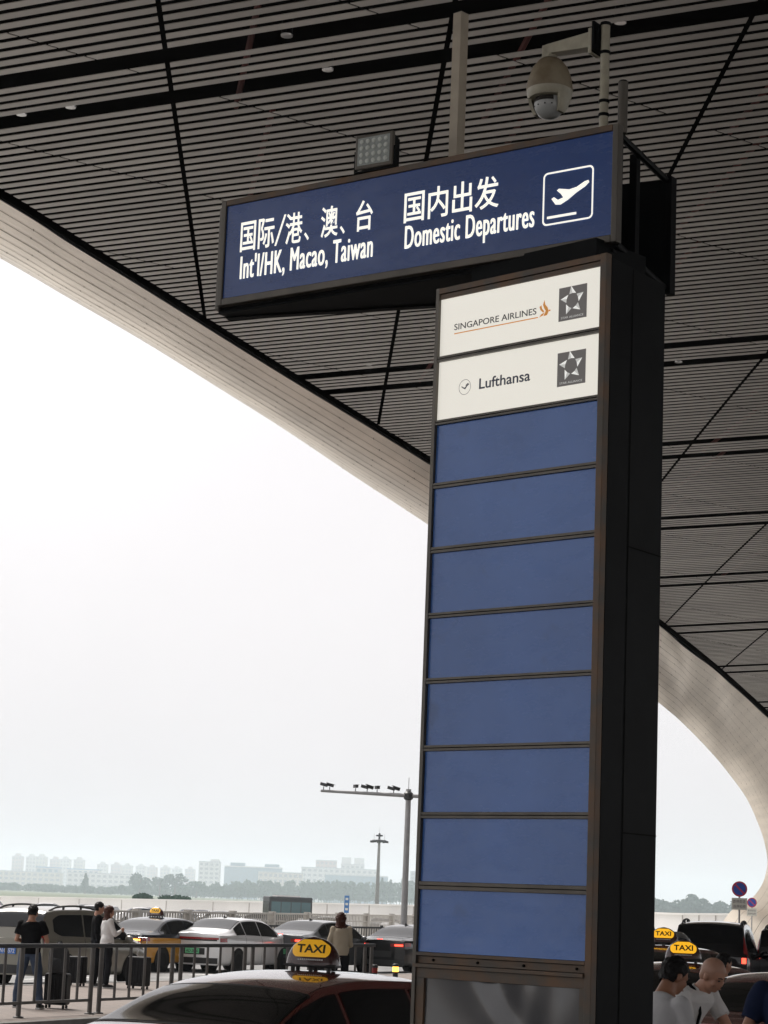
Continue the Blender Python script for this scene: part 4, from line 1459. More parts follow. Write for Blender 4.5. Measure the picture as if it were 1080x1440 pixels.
# the queue at the far kerb
mpv('people_carrier', 'champagne people carrier with black roof rails behind the railing', (-7.85, 49.25, 0), -R(25), P_['champagne'], 1.74, 4.75, 0.93, pl=PLB)
o, cs = sedan('taxi', 'dark taxi with yellow lower body and flashing amber lamp behind the couple', (-6.85, 61.2, 0), -R(26), P_['navy'], 'sedan', 'amber', True, ('plate_blue', 'B·61T04', 'plate_white'), lower=P_['yellow'], cat='taxi')
_p = Matrix.Translation((-6.85, 61.2, 0)) @ Matrix.Rotation(-R(26), 4, 'Z') @ (cs.pt(2.0, 0) + Vector((0, 0, 0.022)))
taxi_sign(_p, -R(26), 'small taxi roof sign on the dark taxi in the far queue', False)
sedan('electric_sedan', 'silver electric fastback sedan with green plate in the far queue', (-4.82, 62.4, 0), -R(25), P_['silver'], 'ev', 'bar', False, PLG)
sedan('electric_sedan', 'dark grey electric sedan with lit red tail lamps beside the standing woman', (-2.52, 65.5, 0), -R(28), P_['graphite'], 'ev', 'lamp', True, ('plate_green', 'AD·72B1', 'plate_ink'))
sedan('black_sedan', 'black sedan with bright red tail lamp just left of the totem', (0.42, 68.0, 0), -R(27), P_['black'], 'sedan', 'lamp', True, None)

# taxi close to the camera
TX, TA = (-1.64, 16.0, 0.006), 34.0
o, cs = sedan('taxi', 'glossy maroon taxi in the foreground under the totem', TX, -R(TA), P_['maroon'], 'taxi', 'lamp', False, ('plate_blue', 'B·3T921', 'plate_white'), lower=P_['yellow'], cat='taxi')
_p = Matrix.Translation(TX) @ Matrix.Rotation(-R(TA), 4, 'Z') @ ((cs.pt(2.08, 0) + Vector((0, 0, 0.024))) * 1.05)
o.scale = (1.05,) * 3
q = taxi_sign(_p, -R(TA - 18), 'large yellow TAXI sign on the roof of the foreground maroon taxi', False)
q.scale = (0.93,) * 3

# right of the totem, in the shade
mpv('people_carrier', 'black people carrier with its tailgate swung up behind the far right taxi', (5.1, 45.5, 0.005), -R(22), P_['black'], 1.80, 4.9, 0.95, rails=False, open_gate=True)
mpv('van', 'tall black van with a single lit red lamp below the no parking sign', (8.35, 54.5, 0.005), -R(14), P_['black'], 1.98, 5.1, 0.99, lit=True, rails=True)
mpv('van', 'dark van at the right picture edge with bright red high lamps', (10.9, 57.5, 0.005), -R(16), P_['graphite'], 1.9, 5.0, 0.97, lit=True, rails=True)
for loc_, az_, sc_, lab_, slab_, lit_, saz_ in (
        ((4.20, 36.4, 0.005), 25, 1.07, 'maroon taxi farthest back on the right under the smallest roof sign', 'smallest yellow TAXI sign beside the totem on the right', True, 12),
        ((3.33, 27.6, 0.005), 25, 1.01, 'maroon taxi behind the two men with the larger yellow sign', 'yellow TAXI sign just above the dark haired man on the right', True, 8)):
    o, cs = sedan('taxi', lab_, loc_, -R(az_), P_['maroon'], 'taxi', 'lamp', False, None, lower=P_['yellow'], cat='taxi')
    o.scale = (sc_,) * 3
    _p = Matrix.Translation(loc_) @ Matrix.Rotation(-R(az_), 4, 'Z') @ ((cs.pt(1.95, 0) + Vector((0, 0, 0.026))) * sc_)
    q = taxi_sign(_p, -R(saz_), slab_, lit_)
    q.scale = (sc_,) * 3
o, cs = sedan('taxi', 'maroon taxi at the right edge just behind the bald man', (3.75, 22.2, 0.005), -R(25), P_['maroon'], 'taxi', 'lamp', False, None, lower=P_['yellow'], cat='taxi')
o.scale = (1.04,) * 3

# tiny cars parked before the white parapet: body, glass and wheels in one mesh
def tiny_car(col, name, cat='parked car'):
    cs = sedan_shape('ev')
    mb = car_body(cs, 22, 16)
    for s_ in (-1, 1):
        mb.cur = 1
        q = patch(cs, 0.7, 3.55, lambda y: 0.315, lambda y: 0.475, s_, 0.02, 10, 3); mb.add(q.v, q.f, True)
    for y0, y1 in ((0.75, 1.55), (3.0, 3.7)):
        q = centre_patch(cs, y0, y1, 0.27, 0.02, 6, 4); mb.add(q.v, q.f, True)
    mb.cur = 2
    for y in (0.95, 3.7):
        for s_ in (-1, 1):
            mb.lathe([(0.32, -0.1), (0.32, 0.1)], 14, M=Matrix.Translation((s_ * 0.86, y, 0.32)) @ Matrix.Rotation(R(90), 4, 'Y'))
    # materials by index
    o = mb.build(name, [P_[col], M_['glass'], M_['tyre']])
    return o
protos = {}
lot = [(8, 'white'), (122, 'white'), (147, 'silver'), (170, 'white'), (186, 'white'), (229, 'silver'), (254, 'white'), (289, 'graphite'), (303, 'silver'), (331, 'white'), (366, 'graphite'), (377, 'white'),
       (404, 'white'), (420, 'silver'), (436, 'white'), (452, 'white'), (466, 'white'), (516, 'silver'), (551, 'graphite'), (567, 'white')]
rl = random.Random(11)
lot_words = {8: 'white car roof at the far left before the white parapet', 122: 'white car roof right of the carrier roof rails', 147: 'silver car roof above the couple and left of the taxi sign', 170: 'white car roof left of the small taxi sign',
             186: 'second white car roof left of the small taxi sign', 229: 'silver car roof right of the small taxi sign', 254: 'white car roof left of the silver electric sedan', 289: 'dark car roof above the silver electric sedan',
             303: 'silver car roof touching the dark one above the silver sedan', 331: 'white car roof right of the silver sedan roof', 366: 'dark car roof left of the bus', 377: 'white car roof left of the bus',
             404: 'white car before the left end of the bus', 420: 'silver car before the bus windows', 436: 'white car before the middle of the bus', 452: 'white car before the right half of the bus', 466: 'white car at the right end of the bus',
             516: 'silver car left of the tall light mast foot', 551: 'dark car right of the tall light mast foot', 567: 'white car behind the gantry pole'}
for px, c in lot:
    d = 234 - 0.085 * px + rl.uniform(-4, 4)
    X = (px - 540) / 3085.0 * d + 0.25
    if c not in protos:
        o = protos[c] = tiny_car(c, 'parked_car')
    else:
        o = protos[c].copy(); COL.objects.link(o)
    o.location = (X, d, -0.7)
    o.rotation_euler = (0, 0, R(rl.choice([0, 8, 95, 100, -12]) + rl.uniform(-6, 6)))
    tag(o, lot_words[px], 'parked car', 'cars parked before the white parapet')

# bus behind them
t = thing('bus', 'short dark bus passing along the white parapet', 'bus', (-7.1, 196.0, -0.72), R(-66))
mb = MB(); mb.bbox(-1.0, 1.0, -2.5, 2.5, 0.35, 3.05, 0.12); mb.build('body', M_['bus_green'], t)
for s_ in (-1, 1):
    for k in range(4):
        mb = MB(); x0, x1 = sorted((s_ * 1.001, s_ * 1.012)); mb.box(x0, x1, -2.25 + 1.15 * k, -1.20 + 1.15 * k, 1.35, 2.6); mb.build('window', M_['bus_glass'], t)
for s_ in (-1, 1):
    mb = MB(); y0, y1 = sorted((s_ * 2.501, s_ * 2.512)); mb.box(-0.85, 0.85, y0, y1, 1.3, 2.6); mb.build('end_window', M_['glass'], t)
for y in (-1.6, 1.5):
    for s_ in (-1, 1):
        mb = MB(); mb.lathe([(0.44, -0.13), (0.44, 0.13)], 18, M=Matrix.Translation((s_ * 0.89, y, 0.44)) @ Matrix.Rotation(R(90), 4, 'Y')); mb.build('wheel', M_['tyre'], t)
mb = MB(); mb.box(-0.7, 0.7, -1.5, 1.2, 3.051, 3.16); mb.build('roof_unit', M_['bl_white'], t)
t.scale = (0.82, 0.82, 1.0)

# ------------------------------------------------------------------ railings, balustrade, parapet
t = thing('railing', 'brown steel railing on the island with bars and end posts', 'railing', (RAIL0.x, RAIL0.y, 0.15), -AZ)
# local y runs along the railing
mb = MB(); mb.bbox(-0.04, 0.04, -9.0, 13.55, 1.055, 1.118, 0.012); mb.build('handrail', M_['dark_steel'], t)
posts = [-8.4, -5.8, -3.1, -0.35, 0.62 - 0.35]
def along(px):                               # distance along the railing where it crosses a given picture column, measured once
    return px
POSTS = [-6.2, -3.4, 0.62, 2.66, 2.93, 5.25, 5.55, 7.9, 8.2, 10.55, 10.85, 13.1, 13.42]
for y in POSTS:
    mb = MB(); mb.tube([(0, y, 0.012), (0, y, 1.056)], 0.038, 10); p = mb.build('post', M_['steel'], t)
    mb = MB(); mb.lathe([(0.085, 0), (0.08, 0.02), (0.045, 0.03)], 16, c=(0, y, 0)); mb.build('foot_plate', M_['steel'], p)
sec = [(-6.2, -3.4), (-3.4, 0.62), (0.62, 2.66), (2.93, 5.25), (5.55, 7.9), (8.2, 10.55), (10.85, 13.1)]
for a, b in sec:
    mb = MB(); mb.box(-0.018, 0.018, a, b, 0.20, 0.245); mb.build('bottom_rail', M_['steel'], t)
    n = max(2, round((b - a) / 0.45))
    for k in range(1, n):
        y = lerp(a, b, k / n)
        mb = MB(); mb.tube([(0, y, 0.24), (0, y, 1.056)], 0.024, 8, cap=False); mb.build('bar', M_['steel'], t)

t = thing('fence', 'dark metal fence running behind the queue of sedans', 'fence', (-8.2, 64.8, 0), -R(27))
mb = MB()
mb.box(-0.03, 0.03, 0, 26, 1.18, 1.245); mb.box(-0.02, 0.02, 0, 26, 0.2, 0.24)
for k in range(131):
    mb.box(-0.012, 0.012, 0.2 * k - 0.012, 0.2 * k + 0.012, 0.2401, 1.1799)
mb.build('rails', M_['dark_steel'], t)
for k in range(9):
    mb = MB(); mb.box(-0.045, 0.045, 3.2 * k - 0.05, 3.2 * k + 0.05, 0.004, 1.30); mb.build('post', M_['dark_steel'], t)

t = thing('balustrade', 'long beige balustrade of close upright bars on the far road edge', 'balustrade', (-11.0, 68.0, 0), -R(13.15))
LB = 66.0
mb = MB(); mb.box(-0.10, 0.10, 0, LB, 1.43, 1.50); mb.build('top_rail', M_['baluster'], t)
mb = MB(); mb.box(-0.12, 0.12, 0, LB, 0.0, 0.35); mb.build('plinth', M_['baluster'], t)
mb = MB(); mb.box(-0.06, 0.06, 0, LB, 1.12, 1.17); mb.build('middle_rail', M_['baluster'], t)
mb = MB()
for k in range(int(LB / 0.32)):
    y = 0.32 * k + 0.16
    mb.box(-0.014, 0.014, y - 0.05, y + 0.05, 0.351, 1.119)
    mb.box(-0.014, 0.014, y - 0.06, y + 0.06, 1.171, 1.429)
mb.build('balusters', M_['baluster'], t)['kind'] = 'stuff'
for k in range(12):
    mb = MB(); mb.box(-0.13, 0.13, 6 * k - 0.14 + 0.01, 6 * k + 0.14 + 0.01, 0.0, 1.56); mb.build('pier', M_['baluster'], t)

t = thing('parapet_wall', 'long plain white parapet wall of the ramp below the trees', 'wall', (0, 0, 0))
WP = [(-75, 282, 0.7), (-41.3, 250, 1.248), (-15.45, 222, 1.732), (3.97, 195, 2.069), (22.15, 157, 2.242), (26.9, 150, 2.42), (36, 141, 2.5), (60, 118, 2.6)]
mb = MB(); rings = []
for x, y, z in WP:
    n = Vector((0.75, 0.66, 0)) * 0.18
    rings.append([Vector((x, y, -1.3)), Vector((x, y, z - 0.14)), Vector((x + n.x, y + n.y, z - 0.14)), Vector((x + n.x, y + n.y, -1.3))])
mb.loft(rings, smooth=False); mb.build('wall', M_['whitewall'], t)
mb = MB(); rings = []
for x, y, z in WP:
    n = Vector((0.75, 0.66, 0)) * 0.25
    rings.append([Vector((x - 0.07, y - 0.07, z - 0.139)), Vector((x - 0.07, y - 0.07, z)), Vector((x + n.x, y + n.y, z)), Vector((x + n.x, y + n.y, z - 0.139))])
mb.loft(rings, smooth=False); mb.build('coping', M_['whitewall'], t)
mb = MB()
for (x0, y0, z0), (x1, y1, z1) in zip(WP, WP[1:]):
    for k in range(5):
        f = k / 5
        x, y, z = lerp(x0, x1, f), lerp(y0, y1, f), lerp(z0, z1, f)
        mb.box(-0.04, 0.04, -0.02, 0.0, -1.25, z - 0.15, Matrix.Translation((x - 0.012, y - 0.012, 0)) @ Matrix.Rotation(-R(49), 4, 'Z'))
mb.build('joints', M_['baluster'], t)

# ------------------------------------------------------------------ poles and signs
t = thing('camera_gantry', 'tall grey pole with a cross arm carrying traffic cameras', 'camera gantry', (1.29, 80.0, 0))
mb = MB(); mb.tube([(0, 0, 0), (0, 0, 3), (0, 0, 6.2)], [0.125, 0.112, 0.095], 12); mb.build('pole', M_['galv'], t)
mb = MB(); mb.tube([(0, 0, 6.2), (0, 0, 6.62)], 0.012, 6); mb.build('lightning_rod', M_['galv'], t)
mb = MB(); mb.tube([(-3.18, 0, 6.02), (-0.1, 0, 5.97)], [0.05, 0.075], 10); mb.tube([(0.1, 0, 5.965), (2.6, 0, 5.92)], [0.075, 0.05], 10); mb.build('cross_arm', M_['galv'], t)
mb = MB(); mb.lathe([(0.10, 5.80), (0.17, 5.86), (0.17, 6.05), (0.10, 6.12)], 8); mb.build('joint_collar', M_['dark_steel'], t)
for x, kind in ((-3.08, 1), (-2.86, 1), (-1.92, 0), (-1.50, 2), (-1.14, 0), (-0.54, 2)):
    mb = MB()
    zt = 6.02 + (0.0158 * -x - 0.05)
    mb.box(x - 0.015, x + 0.015, -0.015, 0.015, zt + 0.03, zt + 0.16)
    for k, dx in enumerate(((0,) if kind < 2 else (-0.1, 0.1))):
        a = R(0 if kind == 0 else (14 if k == 0 else -14))
        M = Matrix.Translation((x + dx, 0, zt + 0.225)) @ Matrix.Rotation(R(70 if kind else 20) * (1 if k == 0 else -1), 4, 'Z') @ Matrix.Rotation(a, 4, 'X')
        mb.box(-0.055, 0.055, -0.14, 0.12, -0.05, 0.05, M)
        mb.box(-0.065, 0.065, -0.19, 0.13, 0.051, 0.062, M)
    mb.build('traffic_camera', M_['dark_steel'], t)

t = thing('light_mast', 'distant high mast with a ring of floodlights on top', 'light mast', (1.5, 400.0, -1.1))
mb = MB(); mb.tube([(0, 0, 0), (0, 0, 7), (0, 0, 14.6)], [0.42, 0.33, 0.22], 12); mb.build('pole', M_['galv'], t)
mb = MB(); mb.lathe([(0.3, 14.0), (1.25, 14.05), (1.35, 14.25), (1.25, 14.4), (0.3, 14.45)], 20); mb.build('lower_ring', M_['dark_steel'], t)
mb = MB(); mb.lathe([(0.2, 15.0), (0.62, 15.05), (0.62, 15.3), (0.2, 15.35)], 16); mb.tube([(0, 0, 14.45), (0, 0, 15.6)], 0.18, 8); mb.build('upper_ring', M_['dark_steel'], t)
for k in range(8):
    a = 2 * PI * k / 8 + 0.2
    mb = MB(); mb.box(-0.22, 0.22, -0.12, 0.12, -0.2, 0.16, Matrix.Translation((1.45 * math.cos(a), 1.45 * math.sin(a), 14.1)) @ Matrix.Rotation(a, 4, 'Z')); mb.build('floodlight', M_['dark_steel'], t)
mb = MB()
for dx, z0, z1 in ((-0.95, 14.4, 15.5), (0.95, 14.4, 15.5), (0, 15.6, 16.7)):
    mb.tube([(dx, 0, z0), (dx, 0, z1)], 0.03, 5)
mb.build('lightning_rods', M_['galv'], t)


def no_parking(loc, rz, label, d=0.62):
    t = thing('no_parking_sign', label, 'road sign', loc, rz, 'blue and red no parking signs')
    zc = 3.23
    mb = MB(); mb.tube([(0, 0.03, 0), (0, 0.03, zc + 0.2)], 0.038, 10); mb.build('post', M_['galv'], t)
    Mx = Matrix.Translation((0, 0, zc)) @ Matrix.Rotation(R(90), 4, 'X')
    mb = MB(); mb.lathe([(d / 2, -0.008), (d / 2, 0.008)], 36, M=Mx); disc = mb.build('disc', M_['sign_red'], t)
    mb = MB(); mb.lathe([(d / 2 * 0.80, 0.0082), (d / 2 * 0.80, 0.0105)], 36, M=Mx); mb.build('blue_field', M_['sign_mid_blue'], disc)
    mb = MB(); mb.box(-d * 0.40, d * 0.40, -0.014, -0.0107, -0.032, 0.032, Matrix.Translation((0, 0, zc)) @ Matrix.Rotation(R(45), 4, 'Y')); mb.build('red_bar', M_['sign_red'], disc)
    mb = MB(); mb.box(-0.31, 0.31, -0.012, 0.0, zc - 0.83, zc - 0.36); pl = mb.build('text_plate', M_['sign_white'], t)
    mb = MB(); text_into(mb, '即停即走', -0.25, 0.25, zc - 0.57, zc - 0.43, -0.0122, 0.004, 0.002); text_into(mb, '违停拍照', -0.25, 0.25, zc - 0.76, zc - 0.63, -0.0122, 0.004, 0.002)
    mb.build('plate_writing', M_['ink'], pl)
    return t
no_parking((14.985, 90.0, 0.0), -R(6), 'larger nearer no parking sign with a lettered white plate')
no_parking((24.1, 140.0, -0.18), -R(6), 'smaller farther no parking sign near the foot of the canopy', 0.60)
t = thing('roadside_sign', 'slim blue upright roadside sign right of the bus', 'road sign', (-1.95, 200.0, -1.1))
mb = MB(); mb.tube([(0, 0, 0), (0, 0, 2.2)], 0.05, 8); mb.build('post', M_['galv'], t)
mb = MB(); mb.bbox(-0.22, 0.22, -0.05, 0.05, 2.21, 3.75, 0.02); q = mb.build('panel', M_['sign_blue_panel'], t)
mb = MB()
for z in (2.45, 2.9, 3.35): mb.box(-0.12, 0.12, -0.056, -0.051, z, z + 0.2)
mb.build('pictograms', M_['sign_white'], q)
for x, y, lb in ((0.62, 46.9, 'short dark bollard with an amber band right of the railing end'), (0.18, 45.6, 'short dark bollard with a red band at the railing end')):
    t = thing('bollard', lb, 'bollard', (x, y, 0.0), 0, 'bollards at the end of the railing')
    mb = MB(); mb.lathe([(0.09, 0), (0.07, 0.04), (0.055, 0.06), (0.055, 0.70)], 14); mb.build('post', M_['dark_steel'], t)
    mb = MB(); mb.lathe([(0.062, 0.701), (0.062, 0.80)], 14); mb.build('reflective_band', M_['amber'] if 'amber' in lb else M_['tail'], t)  # amber band is given its own glow in place of reflected light
    mb = MB(); mb.lathe([(0.066, 0.801), (0.066, 0.85), (0.03, 0.87)], 14); mb.build('cap', M_['dark_steel'], t)

# ------------------------------------------------------------------ people
def remeshed(mb, name, m, parent, voxel=0.01, smooth=6, disp=None):
    """union of the closed shapes in mb as one continuous surface"""
    me = bpy.data.meshes.new(name)
    me.from_pydata(mb.v, [], mb.f)
    b = bmesh.new(); b.from_mesh(me); bmesh.ops.recalc_face_normals(b, faces=b.faces); b.to_mesh(me); b.free()
    o = bpy.data.objects.new(name, me)
    COL.objects.link(o)
    r = o.modifiers.new('r', 'REMESH'); r.mode = 'VOXEL'; r.voxel_size = voxel; r.use_smooth_shade = True
    s_ = o.modifiers.new('s', 'SMOOTH'); s_.factor = 0.5; s_.iterations = smooth
    dg = bpy.context.evaluated_depsgraph_get()
    me2 = bpy.data.meshes.new_from_object(o.evaluated_get(dg))
    o.modifiers.clear()
    o.data = me2
    bpy.data.meshes.remove(me)
    me2.name = name
    if disp:
        for v in me2.vertices:
            v.co = Vector(v.co) + disp(v.co, v.normal)
    me2.materials.clear(); me2.materials.append(m)
    me2.polygons.foreach_set('use_smooth', [True] * len(me2.polygons))
    if parent: o.parent = parent
    return o


def limb(mb, pts, rs, n=14):
    """tapered chain with round ends"""
    mb.tube(pts, rs, n)
    for p, r_ in zip(pts, rs):
        mb.sphere(p, r_ * 0.995, n, 8)


def torso_rings(mb, rings, n=24):
    """rings: (centre, half width, half depth, yaw, tilt-forward angle)"""
    out = []
    for c, a, b_, yaw, tilt in rings:
        M = Matrix.Translation(c) @ Matrix.Rotation(yaw, 4, 'Z') @ Matrix.Rotation(-tilt, 4, 'X')
        out.append([M @ Vector((a * math.copysign(abs(math.cos(t)) ** 0.85, math.cos(t)), b_ * math.sin(t), 0)) for t in [2 * PI * k / n for k in range(n)]])
    mb.loft(out)


def V(*a): return Vector(a)


def hand(mb, wrist, dirv, palmn, curl=0.5, side=1, sc=1.0):
    """palm, four curled fingers of unequal length and a thumb leaving the side of the palm"""
    d = dirv.normalized()
    n_ = (palmn - d * palmn.dot(d)).normalized()
    x = d.cross(n_).normalized() * side
    c = wrist + d * 0.05 * sc
    for k in range(4):
        o = x * (0.027 - 0.018 * k) * sc
        mb.tube([wrist + o * 0.5, wrist + o * 0.9 + d * 0.045 * sc, wrist + o + d * 0.088 * sc], [0.017 * sc, 0.015 * sc, 0.012 * sc], 8)
        L = (0.072, 0.080, 0.074, 0.058)[k] * sc
        p = wrist + o + d * 0.088 * sc
        a = 0.0
        pts = [p]
        for j, fr in enumerate((0.45, 0.32, 0.23)):
            a += curl * (0.7, 0.9, 0.6)[j]
            p = p + (d * math.cos(a) + n_ * math.sin(a)) * L * fr
            pts.append(p)
        mb.tube(pts, [0.0095 * sc, 0.009 * sc, 0.0085 * sc, 0.007 * sc], 8)
    t0 = wrist + x * 0.022 * sc + d * 0.025 * sc
    t1 = t0 + x * 0.028 * sc + d * 0.028 * sc + n_ * 0.012 * sc
    t2 = t1 + x * 0.006 * sc + d * 0.032 * sc + n_ * 0.014 * sc
    mb.tube([t0, t1, t2], [0.015 * sc, 0.011 * sc, 0.008 * sc], 8)


def head_shape(mb, H):
    """skull, jaw, nose, ears; H maps head space (face towards +y, z up, centre of the skull at 0) to the figure"""
    mb.sphere((0, -0.012, 0.030), 0.098, 22, 16, (0.80, 1.0, 0.98), H)
    mb.sphere((0, 0.020, -0.045), 0.074, 18, 12, (0.86, 0.95, 1.0), H)
    mb.sphere((0, 0.048, -0.085), 0.036, 14, 10, (1.05, 0.9, 0.8), H)
    mb.sphere((0, 0.070, 0.018), 0.040, 14, 10, (1.35, 0.62, 0.55), H)
    mb.lathe([(0.004, 0.024), (0.010, 0.0), (0.017, -0.030), (0.014, -0.040), (0.005, -0.043)], 10, c=(0, 0.094, 0.0), M=H)
    mb.sphere((0, 0.084, -0.060), 0.020, 12, 8, (1.15, 0.6, 0.55), H)
    for s_ in (-1, 1):
        mb.sphere((s_ * 0.082, -0.012, -0.012), 0.030, 12, 10, (0.38, 0.72, 1.08), H)
        mb.sphere((s_ * 0.046, 0.060, -0.030), 0.030, 12, 8, (0.9, 0.75, 0.8), H)
    for p, q, r0, r1 in (((0, -0.02, -0.05), (0, -0.035, -0.16), 0.058, 0.062),):
        mb.tube([H @ V(*p), H @ V(*q)], [r0, r1], 16)


def face_parts(parent, H):
    for s_ in (-1, 1):
        mb = MB(); mb.sphere((s_ * 0.032, 0.083, 0.004), 0.011, 12, 8, (1.25, 0.6, 0.65), H); mb.build('eye', M_['eye'], parent)
        mb = MB(); mb.tube([H @ V(s_ * 0.014, 0.094, 0.026), H @ V(s_ * 0.034, 0.092, 0.031), H @ V(s_ * 0.052, 0.078, 0.025)], [0.004, 0.005, 0.003], 6); mb.build('eyebrow', M_['hair'], parent)
    mb = MB(); mb.tube([H @ V(-0.022, 0.092, -0.064), H @ V(0, 0.099, -0.062), H @ V(0.022, 0.092, -0.064)], [0.003, 0.0045, 0.003], 6); mb.build('lips', M_['skin_tan'], parent)


def clumps(seed, amp=0.005):
    def f(co, n):
        q = math.sin(95 * co.x + 3 * math.sin(40 * co.z + seed)) * math.sin(80 * co.y + 2 * math.sin(55 * co.x)) + 0.6 * math.sin(150 * co.z + 60 * co.x + seed)
        return n * (amp * q)
    return f


def hair_short(parent, H, m, low=-0.01, grow=0.010):
    mb = MB()
    mb.sphere((0, -0.017, 0.036), 0.098 + grow, 24, 16, (0.82, 0.99, 0.97), H)
    mb.sphere((0, -0.055, -0.012), 0.070 + grow, 20, 14, (1.02, 0.72, 0.95), H)
    o = remeshed(mb, 'hair', m, parent, 0.007, 2, clumps(1.3, 0.0042 if grow > 0.005 else 0.0))
    bm = bmesh.new(); bm.from_mesh(o.data)
    Hi = H.inverted()
    kill = []
    for v in bm.verts:
        p = Hi @ v.co
        # hairline: forehead, temples and around the ears stay free
        line = 0.062 if p.y > 0.05 else (lerp(-0.045, 0.050, (p.y + 0.02) / 0.07) if p.y > -0.02 else -0.062)
        if p.z < line: kill.append(v)
    bmesh.ops.delete(bm, geom=kill, context='VERTS')
    bm.to_mesh(o.data); bm.free()
    return o


def hair_long(parent, H, m, length=0.42, sway=V(0, 0, 0)):
    mb = MB()
    mb.sphere((0, -0.017, 0.038), 0.112, 24, 16, (0.84, 0.99, 0.95), H)
    base = H @ V(0, -0.065, 0.0)
    for k in range(11):
        a = R(-78 + 15.6 * k)
        st = H @ V(0.085 * math.sin(a), -0.02 - 0.075 * math.cos(a), 0.02)
        md = st + V(0, 0, -0.18) + (st - base) * 0.12
        en = st + V(0, 0, -length * (0.85 + 0.15 * math.cos(a))) + (base - st) * 0.35 + sway
        mb.tube([st, md, en], [0.034, 0.034, 0.012], 10)
        mb.sphere(st, 0.033, 10, 8)
    o = remeshed(mb, 'hair', m, parent, 0.009, 3, clumps(2.1, 0.006))
    bm = bmesh.new(); bm.from_mesh(o.data)
    Hi = H.inverted()
    kill = [v for v in bm.verts if (Hi @ v.co).y > 0.035 and (Hi @ v.co).z < 0.06]
    bmesh.ops.delete(bm, geom=kill, context='VERTS')
    bm.to_mesh(o.data); bm.free()
    return o


def folds(seed, amp=0.0062, fr=15):
    def f(co, n):
        q = math.sin(fr * (co.z * 1.0 + 0.35 * co.x) + 3.2 * math.sin(5 * co.x + seed)) * math.sin(7 * co.x + 4 * co.y + seed * 1.7)
        q += 0.6 * math.sin(fr * 2.1 * (co.z - 0.5 * co.x) + seed * 2.3 + 2 * math.sin(9 * co.y))
        return n * (amp * q)
    return f


